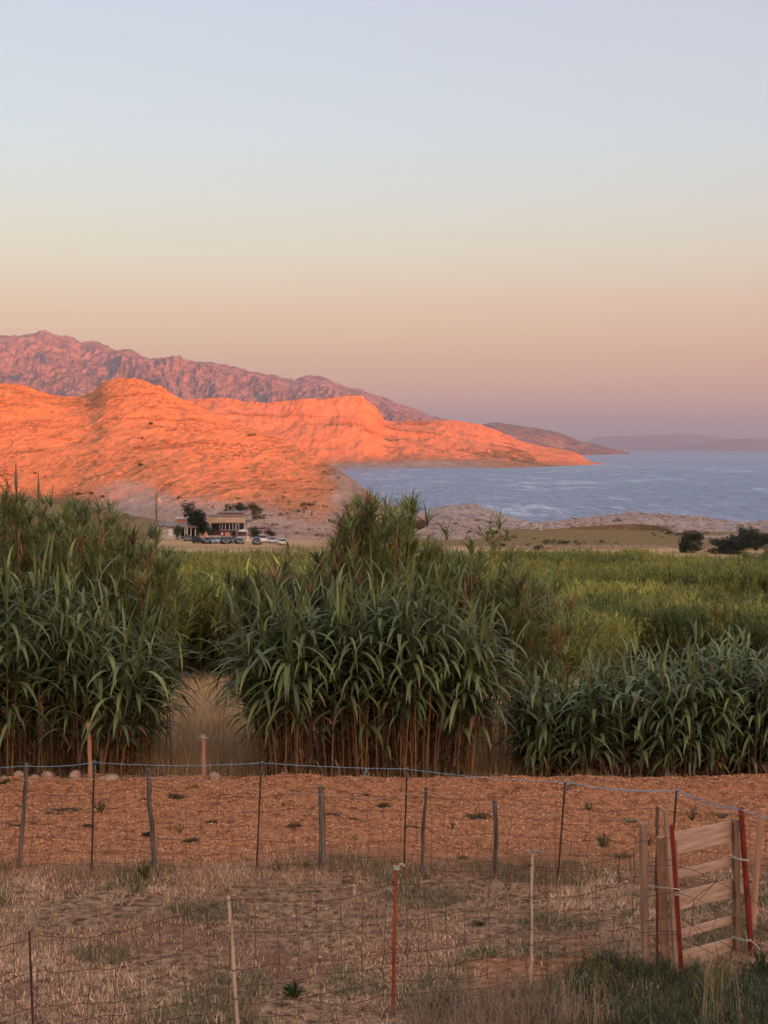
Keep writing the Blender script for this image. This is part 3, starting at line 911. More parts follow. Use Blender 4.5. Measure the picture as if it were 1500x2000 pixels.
def reed_clump(name, label, cat, canes, leaf_from, L, nfull, nstem, loc, density=1.0, group=None, brown=0.45, base=(0.106, 0.134, 0.055)):
    """canes: list of (x, y, h, leanx, leany) sorted front first"""
    root = thing(name, loc, label, cat, group)
    lx, ly, lz = loc
    stems, leaves = MB(), MB()
    for i, (x, y, h, ax, ay) in enumerate(canes):
        full = i < nfull
        path = cane_path(x, y, h, (ax, ay))
        rad = np.linspace(0.0125, 0.004, 8) * rng.uniform(0.8, 1.2)
        v, f = tubes(path[None], rad[None], 5)
        cc = cane_cols(path, 5, h, brown)
        cane_o = None
        if i < nfull + nstem:
            cane_o = obj('cane', mesh_np('cane', v - np.array(loc), f, cc), M_CANE, root)
        else:
            stems.add(v, f, cc)
        nl = int(rng.integers(11, 16) * density)
        if full:
            nl = min(nl, 15)
        lf0 = leaf_from * (0.35 if rng.random() < 0.10 else rng.uniform(0.78, 1.18))
        ts = np.linspace(lf0, 0.97, nl) + rng.normal(0, 0.012, nl)
        ts = np.clip(ts, 0.05, 0.99)
        px_ = np.stack([np.interp(ts, np.linspace(0, 1, 8), path[:, q]) for q in range(3)], -1)
        a0 = rng.uniform(0, 2 * math.pi)
        az = a0 + np.arange(nl) * math.pi + rng.normal(0, 0.5, nl)
        # leaves turn outward, into the light
        out = math.atan2(ay - 0.12, ax)
        az = az + 0.35 * np.sin(out - az)
        ln = L * rng.uniform(0.7, 1.15, nl) * (1 - 0.52 * np.clip((ts - 0.8) / 0.2, 0, 1)) * (0.75 + 0.25 * np.clip((ts - leaf_from) / 0.2, 0, 1))
        top = ts > 0.90
        # dead sheaths and leaves hanging on the bare part
        kd = int(rng.integers(3, 7))
        td = rng.uniform(0.06, lf0 + 0.1, kd)
        pd_ = np.stack([np.interp(td, np.linspace(0, 1, 8), path[:, q]) for q in range(3)], -1)
        v, f, per = ribbons(pd_, rng.uniform(0, 6.28, kd), rng.uniform(R(10), R(75), kd), rng.uniform(R(-90), R(-65), kd), rng.uniform(0.14, 0.42, kd), rng.uniform(0.012, 0.034, kd), nseg=4, fold=0.4, bend=0.5)
        leaves.add(v, f, np.repeat(np.array([[0.21, 0.125, 0.065]]) * rng.uniform(0.3, 1.4, (kd, 1)) + np.array([[0.0, 0.03, 0.0]]) * (rng.random((kd, 1)) < 0.3), per, axis=0))
        if full:
            for q in range(nl):
                me_ = LEAFV[int(rng.integers(12, 16))] if top[q] else LEAFV[int(rng.integers(0, 12))]
                lo = bpy.data.objects.new('leaf', me_)
                COL.objects.link(lo)
                lo.parent = cane_o
                lo.matrix_local = Matrix.Translation(Vector(px_[q]) - Vector(loc)) @ Matrix.Rotation(az[q], 4, 'Z') @ Matrix.Scale(ln[q], 4)
        else:
            e0 = np.where(top, R(80), rng.uniform(R(35), R(68), nl))
            e1 = np.where(top, rng.uniform(R(-20), R(60), nl), rng.uniform(R(-88), R(-35), nl))
            v, f, per = ribbons(px_, az, e0, e1, ln, rng.uniform(0.048, 0.092, nl) * np.where(top, 0.6, 1), nseg=6, fold=0.22, bend=0.85, twist=rng.uniform(-0.3, 0.3, nl))
            cl = leaf_cols(nl, per, base, 0.4)
            cl = cl * np.repeat(np.where(top, 1.45, 1.0), per)[:, None]
            # some lower leaves have died back
            dead = np.repeat((ts < lf0 + 0.12) & (rng.random(nl) < 0.35), per)[:, None]
            cl = np.where(dead, np.array([[0.20, 0.115, 0.06]]), cl)
            leaves.add(v, f, cl)
    if stems.n:
        part('stem_mass', stems, M_CANE, root, True, 'stuff')
    if leaves.n:
        part('foliage', leaves, M_LEAF, root, True, 'stuff')
    return root


def row_canes(x0, x1, y0, y1, n, hfun, out_lean, cx, hw, front=0.25):
    cs = []
    for i in range(n):
        x = rng.uniform(x0, x1)
        y = y0 + 0.35 * vn(np.array([x * 1.7]), np.array([3.0]), 9)[0] + (y1 - y0) * rng.random()
        q = np.clip((x - cx) / hw, -1.2, 1.2)
        h = hfun(x, y) * rng.uniform(0.74, 1.08)
        cs.append((x, y, h, out_lean * q * abs(q) + rng.normal(0, 0.19), -front * (1 - (y - y0) / (y1 - y0 + 1e-6)) * rng.uniform(0, 1) + rng.normal(0, 0.10)))
    cs.sort(key=lambda c_: c_[1])
    return cs


D0 = 20.9
cs = row_canes(-1.74, 1.26, D0, 23.0, 230, lambda x, y: (2.72 + 0.30 * (y - D0) / 2.3 + 0.14 * math.sin(x * 3)) * (1 - 0.30 * abs((x + 0.2) / 1.6) ** 2.4), 0.40, -0.2, 1.6)
reed_clump('giant_reed_clump', 'large middle clump of dark green giant reed with bare brown canes behind the blue twine', 'reeds', cs, 0.39, 0.95, 19, 60, (-0.2, 21.9, -0.25))
cs = row_canes(-8.2, -3.42, D0 - 0.1, 23.0, 290, lambda x, y: (2.80 + 0.3 * (y - D0) / 2.3 + 0.16 * math.sin(x * 2.1)) * (1 - 0.26 * sstep(-4.6, -3.4, x)), 0.44, -5.7, 2.3)
cs = [c_ for c_ in cs]
reed_clump('giant_reed_clump', 'dark green giant reed clump at the left edge, drooping over the red earth', 'reeds', cs, 0.29, 0.97, 19, 60, (-5.2, 21.9, -0.25))
cs = row_canes(2.0, 8.0, D0 + 0.0, 23.2, 520, lambda x, y: 1.46 + 0.42 * sstep(1.8, 5.2, x) + 0.12 * math.sin(x * 4.1), 0.15, 3.6, 2.0)
reed_clump('young_reed_hedge', 'low dense hedge of young green reed on the right, leaves hanging almost to the ground', 'reeds', cs, 0.16, 0.68, 19, 60, (3.8, 21.7, -0.25), 1.05, brown=0.25, base=(0.106, 0.136, 0.060))


def tuft_canes(name, label, canes, loc, cat='reeds', nobj=60, group=None, bare=0.35, tone=(0.165, 0.200, 0.065)):
    """old canes with many short side shoots of narrow leaves; canes: (x, y, h, leanx, leany, deadness)"""
    root = thing(name, loc, label, cat, group)
    foliage = MB()
    st = MB()
    for i, (x, y, h, ax, ay, dead) in enumerate(canes):
        path = cane_path(x, y, h, (ax, ay), 10)
        path[:, 0] += 0.03 * np.sin(np.linspace(0, 5, 10) + x * 9)
        rad = np.linspace(0.012, 0.004, 10)
        v, f = tubes(path[None], rad[None], 5)
        tn = rng.uniform(0.8, 1.35)
        cc = np.repeat((np.array([[0.30, 0.19, 0.085]]) * tn * (1 - 0.25 * np.linspace(0, 1, 10)[:, None])), 5, axis=0)
        if i < nobj:
            obj('cane', mesh_np('cane', v - np.array(loc), f, cc), M_CANE, root)
        else:
            st.add(v, f, cc)
        ns = int(rng.integers(7, 12))
        ts = np.sort(rng.uniform(bare, 1.0, ns))
        ts[-1] = 1.0
        for q in range(ns):
            b0 = np.array([np.interp(ts[q], np.linspace(0, 1, 10), path[:, w_]) for w_ in range(3)])
            a = rng.uniform(0, 2 * math.pi)
            ell = rng.uniform(R(52), R(84))
            sl = rng.uniform(0.12, 0.42) if ts[q] < 1 else 0.06
            dirv = np.array([math.cos(a) * math.cos(ell), math.sin(a) * math.cos(ell), math.sin(ell)])
            tip = b0 + dirv * sl
            v, f = tubes(np.array([[b0, tip]]), np.array([[0.0045, 0.0025]]), 3, cap=False)
            st.add(v, f, np.tile(np.array([[0.28, 0.19, 0.08]]), (len(v), 1)))
            k = int(rng.integers(9, 15)) if ts[q] < 1 else 18
            qq = rng.random(k)
            bs = b0[None] + dirv[None] * sl * (0.3 + 0.7 * qq)[:, None]
            aa = rng.uniform(0, 2 * math.pi, k)
            e0 = rng.uniform(R(30), R(85), k)
            e1 = e0 - rng.uniform(R(15), R(85), k)
            v, f, per = ribbons(bs, aa, e0, e1, rng.uniform(0.16, 0.40, k) * (1.15 if ts[q] == 1 else 1), rng.uniform(0.014, 0.030, k), nseg=3, fold=0.3)
            base = np.array(tone) * rng.uniform(0.65, 1.25)
            if rng.random() < dead:
                base = np.array([0.26, 0.145, 0.07]) * rng.uniform(0.7, 1.2)
            cl = np.repeat(base[None] * rng.uniform(0.75, 1.3, (k, 1)), per, axis=0)
            foliage.add(v, f, cl)
    part('side_shoots', st, M_CANE, root, True, 'stuff')
    part('foliage', foliage, M_LEAF, root, True, 'stuff')
    return root


def plume(root, x, y, h, lean=0.05, wide=0.03, ln=0.42):
    path = cane_path(x, y, h, (lean, 0), 8)
    mb = MB()
    v, f = tubes(path[None], np.linspace(0.008, 0.003, 8)[None], 4)
    mb.add(v, f, np.tile([[0.26, 0.20, 0.10]], (len(v), 1)))
    tip = path[-1]
    pp = np.array([[tip + np.array([lean * 0.06 * q, 0, ln * q - 0.05]) for q in np.linspace(0, 1, 7)]])
    v, f = tubes(pp, np.array([[0.006, wide * 0.7, wide, wide * 0.85, wide * 0.55, wide * 0.25, 0.003]]), 6)
    mb.add(v, f, np.tile([[0.13, 0.13, 0.075]], (len(v), 1)))
    k = 60
    q = rng.random(k)
    bs = tip[None] + np.stack([0 * q, 0 * q, ln * q * 0.85 - 0.05], -1)
    v, f, per = strips(bs, rng.uniform(0, 6.28, k), R(78), R(66), rng.uniform(0.05, 0.12, k), 0.006)
    mb.add(v, f, np.tile([[0.19, 0.17, 0.10]], (len(v), 1)))
    return part('flower_spike', mb, M_CANE, root, True)


cs = []
for i in range(125):
    px_ = rng.uniform(575, 805)
    D_ = rng.uniform(23.2, 26.0)
    q = (px_ - 740) / 75
    topy = 965 + 60 * max(0, q - 0.6) ** 2 + rng.uniform(0, 90) + (175 * max(0.0, (690 - px_) / 100) ** 0.9 if px_ < 690 else 0)
    x = (px_ - 745) * 0.55 / F * D_ + 0.03
    xt = (px_ - 750) / F * D_
    h = CAM_Z - (topy - HOR) / F * D_ - gz(x, D_)
    cs.append((x * 0.9, D_, h, xt - x * 0.9, rng.normal(0, 0.15), 0.12 if px_ > 670 else 0.45))
cs.sort(key=lambda c_: c_[1])
r_ = tuft_canes('tall_reed_clump', 'tallest old reed, spiky tufts rising above the middle clump against the sea', cs, (0, 24.5, -0.35), bare=0.45)
cs = []
for i in range(270):
    px_ = rng.uniform(-250, 312)
    D_ = rng.uniform(23.2, 26.5)
    wv = 1030 + 34 * math.sin(px_ / 38.0) + (60 * (px_ - 250) / 100 if px_ > 250 else 0)
    if 10 < px_ < 90:
        wv = 990
    topy = wv + 130 * rng.random() ** 1.3 - 20
    x = (px_ - 750) / F * D_ + rng.normal(0, 0.1)
    h = CAM_Z - (topy - HOR) / F * D_ - gz(x, D_)
    cs.append((x, D_, h, rng.normal(0, 0.15) + (0.08 if px_ > 270 else 0), rng.normal(0, 0.12), 0.1))
cs.sort(key=lambda c_: c_[1])
r_ = tuft_canes('tall_reed_clump', 'tufted old reed with thin flower spikes, rising above the left reed clump', cs, (-6, 24.8, -0.35), bare=0.5)
for px_, topy, D_, w_ in ((26, 935, 24.0, 0.028), (70, 955, 24.2, 0.022), (300, 1000, 24.6, 0.016)):
    x = (px_ - 750) / F * D_
    plume(r_, x - 0.02, D_, CAM_Z - (topy - HOR) / F * D_ - gz(x, D_), 0.06, w_, 0.50)
cs = []
for i in range(160):
    px_ = rng.uniform(800, 1080)
    D_ = rng.uniform(23.4, 28.0)
    topy = 1085 + 95 * ((px_ - 820) / 250) + rng.uniform(-25, 120)
    x = (px_ - 750) / F * D_
    h = CAM_Z - (topy - HOR) / F * D_ - gz(x, D_)
    cs.append((x - 0.05, D_, h, rng.normal(0.08, 0.18), rng.normal(0, 0.12), 0.15))
for px_, topy, ln_ in ((838, 1012, 0.02), (872, 1040, 0.1), (925, 1062, 0.0), (978, 1022, 0.55), (1088, 1095, 0.25), (1000, 1085, 0.1), (402, 1140, -0.2)):
    D_ = 24.0
    x = (px_ - 750) / F * D_
    h = CAM_Z - (topy - HOR) / F * D_ - gz(x, D_)
    cs.append((x - ln_, D_, h, ln_, 0, 0.0))
r_ = tuft_canes('tall_reed_clump', 'loose tufted old reed with slanting single canes, right of the tallest clump', cs[:-1], (2, 25, -0.4), bare=0.55)
cs = []
for i in range(60):
    px_ = rng.uniform(446, 605)
    D_ = rng.uniform(22.8, 25.5)
    topy = 1155 - 45 * max(0, (px_ - 480) / 120) + rng.uniform(-25, 110) + (20 if px_ < 430 else 0)
    x = (px_ - 750) / F * D_
    h = CAM_Z - (topy - HOR) / F * D_ - gz(x, D_)
    cs.append((x + 0.30, D_, h, -0.30 + rng.normal(0, 0.15), rng.normal(0, 0.12), 0.4 if px_ > 520 else 0.08))
r_ = tuft_canes('tall_reed_clump', 'half dry old reed with rusty brown tops over the left shoulder of the middle clump', cs, (-1.6, 24, -0.35), bare=0.45, tone=(0.11, 0.13, 0.042))

# the reed bed that fills the valley: nobody could count it, so one object scattering cane tops
src = bpy.data.collections.new('reed_bed_sources')
TV = []
for i in range(8):
    mb = MB()
    h = 1.0
    for c_ in range(3):
        bx_, by_ = rng.normal(0, 0.12, 2)
        lx_, ly_ = rng.normal(0, 0.12, 2)
        hh_ = h * rng.uniform(0.8, 1.05)
        pa = np.array([[[bx_, by_, 0], [bx_ + lx_ * 0.4, by_ + ly_ * 0.4, hh_ * 0.5], [bx_ + lx_, by_ + ly_, hh_]]])
        v, f = tubes(pa, np.array([[0.005, 0.004, 0.002]]), 3, cap=False)
        mb.add(v, f, np.tile([[0.21, 0.145, 0.06]], (len(v), 1)))
        k = 17
        ts = rng.uniform(0.35, 1.0, k) ** 0.7
        bs = np.stack([np.interp(ts, [0, 0.5, 1], pa[0, :, q]) for q in range(3)], -1)
        e0 = rng.uniform(R(35), R(85), k)
        e1 = e0 - rng.uniform(R(30), R(120), k)
        v, f, per = strips(bs, rng.uniform(0, 6.28, k), e0, e1, rng.uniform(0.09, 0.22, k), rng.uniform(0.012, 0.026, k), 3)
        cl = np.array([0.305, 0.335, 0.105]) * rng.uniform(0.65, 1.3, (k, 1)) + np.array([0.05, 0.0, 0]) * (rng.random((k, 1)) ** 3)
        mb.add(v, f, np.repeat(cl, per, axis=0))
    me_ = mb.mesh('reed_top_%d' % i, True)
    me_.name = 'reed_top'
    o = bpy.data.objects.new('reed_top', me_)
    src.objects.link(o)
    TV.append(o)


def bed_mat():
    m, t, b = new_mat('reed_bed')
    a = nd(t, 'ShaderNodeVertexColor', layer_name='Col')
    n1 = noise(t, 0.055, 4, 0.6, stretch=(1, 0.7, 1))
    n2 = noise(t, 0.35, 3, 0.6)
    tint = mix_rgb(t, ramp(t, n1, 0.36, 0.64), (0.36, 0.44, 0.45), (1.35, 1.25, 0.85))
    tint = mix_rgb(t, ramp(t, n2, 0.55, 0.72, 0, 0.55), tint, (1.5, 0.95, 0.85))
    c = mix_rgb(t, 1.0, a.outputs[0], tint, 'MULTIPLY')
    oi = nd(t, 'ShaderNodeObjectInfo')
    c = mix_rgb(t, 1.0, c, _grey(t, ramp(t, oi.outputs['Random'], 0, 1, 0.5, 1.45)), 'MULTIPLY')
    t.links.new(c, b.inputs['Base Color'])
    b.inputs['Roughness'].default_value = 0.6
    b.inputs['Specular IOR Level'].default_value = 0.2
    tr = nd(t, 'ShaderNodeBsdfTranslucent')
    t.links.new(c, tr.inputs[0])
    mx = nd(t, 'ShaderNodeMixShader')
    mx.inputs[0].default_value = 0.4
    t.links.new(b.outputs[0], mx.inputs[1])
    t.links.new(tr.outputs[0], mx.inputs[2])
    t.links.new(mx.outputs[0], t.nodes['Material Output'].inputs[0])
    return m


M_BED = bed_mat()
for o in TV:
    o.data.materials.append(M_BED)
N = 105000
Yb = 36 * (305 / 36) ** rng.random(N)
Xb = (rng.random(N) * 2 - 1) * (0.285 * Yb + 3)
pxb = Xb / Yb * F + 750
keep = rng.random(N) < np.clip(1.1 - 0.0 * Yb, 0, 1)
# start line: near behind the left and middle, farther on the right where a clearing lies before a bank
start = np.interp(pxb, [-200, 320, 345, 410, 435, 900, 1060, 1130, 1250, 1700], [38, 44, 60, 60, 46, 42, 46, 70, 96, 92]) + 4 * fbm(Xb, Yb, 9, 2, 101)
end_ = np.interp(pxb, [-200, 250, 560, 800, 1100, 1250, 1500, 1900], [316, 318, 318, 312, 292, 270, 262, 262]) + 5 * fbm(Xb, Yb, 20, 2, 102)
keep &= (Yb > start) & (Yb < end_)
gap = fbm(Xb, Yb * 0.55, 16, 3, 103)
keep &= (gap > -0.30) | (rng.random(N) < 0.15)
Xb, Yb, gap, start = Xb[keep], Yb[keep], gap[keep], start[keep]
Zb = ground_z(Xb, Yb) - 0.1
hb = 3.05 + 1.1 * fbm(Xb, Yb * 0.6, 14, 3, 104) + 1.1 * fbm(Xb, Yb, 3.4, 2, 105) + rng.normal(0, 0.36, len(Xb))
hb = hb * (0.62 + 0.38 * sstep(-0.34, -0.08, gap)) * np.where(Yb > 290, 0.85, np.where(Yb > 235, 0.92, 1))
hb = np.where((Yb < 95) & (Xb / Yb * F + 750 > 1000), hb * 0.85, hb)
hb = np.clip(hb, 1.2, 4.6)
me = bpy.data.meshes.new('reed_bed')
me.vertices.add(len(Xb))
me.vertices.foreach_set('co', np.stack([Xb, Yb, Zb], -1).astype(np.float32).ravel())
at_ = me.attributes.new('size', 'FLOAT', 'POINT')
at_.data.foreach_set('value', hb.astype(np.float32))
at_ = me.attributes.new('spin', 'FLOAT_VECTOR', 'POINT')
at_.data.foreach_set('vector', np.stack([rng.normal(0, 0.13, len(Xb)), rng.normal(0, 0.13, len(Xb)), rng.uniform(0, 6.28, len(Xb))], -1).astype(np.float32).ravel())
bed = obj('reed_bed', me, M_BED, kind='stuff')


def scatter_tree(name, coll):
    g = bpy.data.node_groups.new(name, 'GeometryNodeTree')
    g.interface.new_socket('Geometry', in_out='INPUT', socket_type='NodeSocketGeometry')
    g.interface.new_socket('Geometry', in_out='OUTPUT', socket_type='NodeSocketGeometry')
    gi = g.nodes.new('NodeGroupInput')
    go = g.nodes.new('NodeGroupOutput')
    m2p = g.nodes.new('GeometryNodeMeshToPoints')
    iop = g.nodes.new('GeometryNodeInstanceOnPoints')
    ci = g.nodes.new('GeometryNodeCollectionInfo')
    ci.inputs['Collection'].default_value = coll
    ci.inputs['Separate Children'].default_value = True
    ci.inputs['Reset Children'].default_value = True
    iop.inputs['Pick Instance'].default_value = True
    a1 = g.nodes.new('GeometryNodeInputNamedAttribute')
    a1.data_type = 'FLOAT'
    a1.inputs['Name'].default_value = 'size'
    a2 = g.nodes.new('GeometryNodeInputNamedAttribute')
    a2.data_type = 'FLOAT_VECTOR'
    a2.inputs['Name'].default_value = 'spin'
    e2r = g.nodes.new('FunctionNodeEulerToRotation')
    L_ = g.links.new
    L_(gi.outputs[0], m2p.inputs[0])
    L_(m2p.outputs[0], iop.inputs['Points'])
    L_(ci.outputs[0], iop.inputs['Instance'])
    L_(a2.outputs[0], e2r.inputs[0])
    L_(e2r.outputs[0], iop.inputs['Rotation'])
    L_(a1.outputs[0], iop.inputs['Scale'])
    L_(iop.outputs[0], go.inputs[0])
    return g


md = bed.modifiers.new('scatter', 'NODES')
md.node_group = scatter_tree('reed_scatter', src)


# ------------------------------------------------------------------ ground cover
def blades(name, n, area, fun, hl, w, e0r, drop, colfun, label=None, nseg=2):
    x = rng.uniform(area[0], area[1], n)
    y = rng.uniform(area[2], area[3], n)
    k = fun(x, y) > rng.random(n)
    k &= np.abs(x) < 0.27 * y + 0.6
    x, y = x[k], y[k]
    n = len(x)
    z = ground_z(x, y) - 0.005
    sc = hl(x, y)
    e0 = rng.uniform(e0r[0], e0r[1], n)
    v, f, per = strips(np.stack([x, y, z], -1), rng.uniform(0, 2 * math.pi, n), e0, e0 - rng.uniform(drop[0], drop[1], n), sc * rng.uniform(0.5, 1.3, n), w * rng.uniform(0.6, 1.4, n), nseg)
    c_ = np.repeat(colfun(x, y), per, axis=0)
    return obj(name, mesh_np(name, v, f, c_, False), M_GRASS, kind='stuff')


def soilmask(x, y):
    jag = 0.42 * fbm(x, y, 0.9, 4, 21)
    s_ = sstep(16.2, 17.0, y + jag * 1.5) * (1 - sstep(20.7, 21.0, y + jag * 0.4))
    a = np.exp(-(((x - 1.55) / 0.75) ** 2 + ((y - 12.9) / 0.7) ** 2))
    b_ = np.exp(-(((x + 0.3) / 0.9) ** 2 + ((y - 11.2) / 0.45) ** 2))
    return np.clip(s_ + 0.9 * sstep(0.25, 0.6, a + 0.5 * fbm(x, y, 0.5, 3, 6)) + 0.6 * sstep(0.35, 0.7, b_ + 0.5 * fbm(x, y, 0.5, 3, 8)), 0, 1)


def drycol(x, y):
    n = len(x)
    q = rng.random((n, 1))
    c_ = np.array([[0.19, 0.12, 0.075]]) * (1 - q) + np.array([[0.86, 0.59, 0.39]]) * q
    c_ = c_ * (1 + 0.55 * fbm(x, y, 0.9, 4, 111))[:, None]
    g_ = sstep(0.10, 0.30, fbm(x, y, 0.75, 3, 112)) * (rng.random(n) < 0.7)
    return c_ * (1 - g_[:, None]) + np.array([[0.135, 0.150, 0.068]]) * (0.6 + 0.6 * rng.random((n, 1))) * g_[:, None]


blades('dry_grass', 280000, (-5.2, 5.2, 9.6, 17.2), lambda x, y: np.clip(1.0 - 0.8 * soilmask(x, y), 0, 1) * (0.12 + 0.88 * np.maximum(sstep(-0.25, 0.25, fbm(x, y, 0.7, 4, 113)), sstep(0.10, 0.30, fbm(x, y, 0.75, 3, 112)))),
       lambda x, y: 0.050 + 0.035 * sstep(0.0, 0.5, fbm(x, y, 0.5, 2, 114)) + 0.03 * sstep(0.12, 0.32, fbm(x, y, 0.75, 3, 112)), 0.0056, (R(2), R(75)), (0, R(50)), drycol)
# the taller fringe at the foot of the middle fence
blades('grass_fringe', 42000, (-5.4, 5.4, 15.2, 17.6), lambda x, y: np.exp(-((y - 16.35 - 0.5 * fbm(x, y, 1.0, 2, 118)) / 0.55) ** 2) * (0.35 + 0.65 * sstep(-0.2, 0.4, fbm(x, y, 0.5, 2, 115))),
       lambda x, y: 0.10 + 0.07 * sstep(0.0, 0.5, fbm(x, y, 0.6, 2, 116)), 0.0038, (R(55), R(88)), (R(5), R(40)),
       lambda x, y: np.array([[0.40, 0.235, 0.145]]) * (0.6 + 0.6 * rng.random((len(x), 1))))
# tan grass behind the red earth, between the reed clumps
blades('tall_dry_grass', 60000, (-9, 9, 21.4, 37), lambda x, y: 0.9 - 0.3 * sstep(33, 37, y), lambda x, y: 0.36 + 0 * x, 0.0065, (R(60), R(88)), (R(5), R(50)),
       lambda x, y: np.array([[0.72, 0.48, 0.25]]) * (0.45 + 0.6 * rng.random((len(x), 1))) * (1 + 0.25 * fbm(x, y, 2, 3, 117))[:, None], nseg=2)

# dry tufts standing round the feet of the posts
fx, fy = [], []
for a_, b_, r_ in [(38, 1706, 1), (302, 1700, 1), (630, 1708, 1), (824, 1716, 1), (969, 1722, 1), (179, 1706, .6), (501, 1706, .6), (789, 1716, .6), (1088, 1733, .6), (462, 1985, .8), (1040, 1955, 1.2), (768, 1992, .8), (1262, 1900, 1), (1300, 1900, 1.2), (1330, 1908, 1.2), (1441, 1884, 1), (1470, 1868, 1)]:
    D_ = CAM_Z * F / (b_ - HOR)
    k = int(90 * r_)
    fx.append((a_ - 750) / F * D_ + rng.normal(0, 0.075, k))
    fy.append(D_ + rng.normal(0, 0.06, k))
fx, fy = np.concatenate(fx), np.concatenate(fy)
k = len(fx)
e0 = rng.uniform(R(50), R(88), k)
v, f, per = strips(np.stack([fx, fy, ground_z(fx, fy) - 0.005], -1), rng.uniform(0, 6.28, k), e0, e0 - rng.uniform(R(10), R(70), k), rng.uniform(0.05, 0.17, k), rng.uniform(0.003, 0.006, k), 3)
cl = np.repeat(np.where(rng.random((k, 1)) < 0.25, np.array([[0.11, 0.12, 0.05]]), np.array([[0.44, 0.29, 0.18]])) * rng.uniform(0.5, 1.2, (k, 1)), per, axis=0)
obj('post_foot_grass', mesh_np('post_foot_grass', v, f, cl, False), M_GRASS, kind='stuff')

# fallen leaves and grass along the feet of the reeds
blades('reed_litter', 26000, (-8, 8, 20.45, 22.2), lambda x, y: sstep(20.45, 20.9, y + 0.5 * fbm(x, y, 0.5, 3, 161)) * (0.3 + 0.7 * sstep(-0.2, 0.3, fbm(x, y, 0.6, 2, 162))),
       lambda x, y: 0.13 + 0.09 * fbm(x, y, 0.7, 2, 163), 0.008, (R(5), R(85)), (R(10), R(70)),
       lambda x, y: np.where(rng.random((len(x), 1)) < 0.25, np.array([[0.09, 0.11, 0.04]]), np.array([[0.36, 0.235, 0.14]])) * rng.uniform(0.35, 1.15, (len(x), 1)), nseg=3)
wx, wy = rng.uniform(-5.2, 5.2, 420), rng.uniform(10.3, 20.4, 420)
kk = (np.abs(wx) < 0.26 * wy) & (fbm(wx, wy, 1.6, 2, 164) > -0.1)
wx, wy = np.repeat(wx[kk], 36), np.repeat(wy[kk], 36)
wr = np.repeat(rng.uniform(0.015, 0.07, kk.sum()), 36)
wx = wx + wr * rng.normal(0, 0.6, len(wx)) * 1.4
wy = wy + wr * rng.normal(0, 0.6, len(wy))
k = len(wx)
e0 = rng.uniform(R(10), R(80), k)
v, f, per = strips(np.stack([wx, wy, ground_z(wx, wy)], -1), rng.uniform(0, 6.28, k), e0, e0 - rng.uniform(R(5), R(60), k), wr * rng.uniform(0.5, 1.1, k), rng.uniform(0.004, 0.008, k), 2)
tone = np.repeat(np.where(rng.random((k // 36, 1)) < 0.35, np.array([[0.16, 0.11, 0.06]]), np.array([[0.075, 0.085, 0.036]])) * rng.uniform(0.6, 1.4, (k // 36, 1)), 36, axis=0)
obj('small_weeds', mesh_np('small_weeds', v, f, np.repeat(tone * rng.uniform(0.7, 1.3, (k, 1)), per, axis=0), False), M_GRASS, kind='stuff')

# clods and pebbles of the tilled red earth
oct_v = np.array([[1, 0, 0], [0, 1, 0], [-1, 0, 0], [0, -1, 0], [0, 0, 1], [0, 0, -1]], float)
oct_f = np.array([[0, 1, 4], [1, 2, 4], [2, 3, 4], [3, 0, 4]])     # the underside lies in the soil


def clods(name, n, area, fun, size, colfun):
    x = rng.uniform(area[0], area[1], n)
    y = rng.uniform(area[2], area[3], n)
    k = (fun(x, y) > rng.random(n)) & (np.abs(x) < 0.27 * y + 0.6)
    x, y = x[k], y[k]
    n = len(x)
    s_ = size * np.exp(np.clip(rng.normal(0, 0.62, n), -1.2, 1.15))
    z = ground_z(x, y) + s_ * 0.05
    v = oct_v[None] * (1 + 0.45 * (rng.random((n, 6, 3)) - 0.5))
    a = rng.uniform(0, 6.28, n)
    ca, sa = np.cos(a)[:, None], np.sin(a)[:, None]
    vx = v[..., 0] * ca - v[..., 1] * sa
    vy = v[..., 0] * sa + v[..., 1] * ca
    v = np.stack([vx * 1.2, vy, v[..., 2] * 0.85 + 0.2 * vx * rng.normal(0, 1, (n, 1))], -1) * s_[:, None, None]
    v += np.stack([x, y, z], -1)[:, None, :]
    f = oct_f[None] + (np.arange(n) * 6)[:, None, None]
    return obj(name, mesh_np(name, v.reshape(-1, 3), f.reshape(-1, 3), np.repeat(colfun(x, y), 6, axis=0), False), M_GRASS2, kind='stuff')


M_GRASS2 = leafy('clod', rough=0.95, trans=0.0, spec=0.05)


def clodcol(x, y):
    n = len(x)
    q = rng.random((n, 1))
    c_ = np.array([[0.25, 0.105, 0.050]]) * (1 - q) + np.array([[0.57, 0.29, 0.155]]) * q
    w = (rng.random((n, 1)) < 0.018)
    return np.where(w, np.array([[0.60, 0.40, 0.27]]), c_)


clods('soil_clods', 215000, (-6.2, 6.2, 16.5, 21.1), lambda x, y: soilmask(x, y), 0.0054, clodcol)
clods('gravel', 14000, (-5.0, 5.0, 9.8, 16.5), lambda x, y: 0.12 + 0.88 * soilmask(x, y), 0.0075, clodcol)

# ------------------------------------------------------------------ stones along the edge
def stone_mesh(seed, sx_, sy_, sz_):
    import bmesh
    bm = bmesh.new()
    bmesh.ops.create_icosphere(bm, subdivisions=2, radius=1)
    rs = random.Random(seed)
    o_ = [rs.uniform(0, 9) for _ in range(3)]
    for v in bm.verts:
        k = 1 + 0.16 * math.sin(v.co.x * 3 + o_[0]) + 0.14 * math.sin(v.co.y * 3.7 + o_[1]) + 0.10 * math.sin(v.co.z * 4.3 + o_[2]) + rs.uniform(-0.06, 0.06)
        v.co = Vector((v.co.x * k * sx_, v.co.y * k * sy_, v.co.z * k * sz_))
    me = bpy.data.meshes.new('stone')
    bm.to_mesh(me)
    bm.free()
    for p in me.polygons:
        p.use_smooth = True
    return me


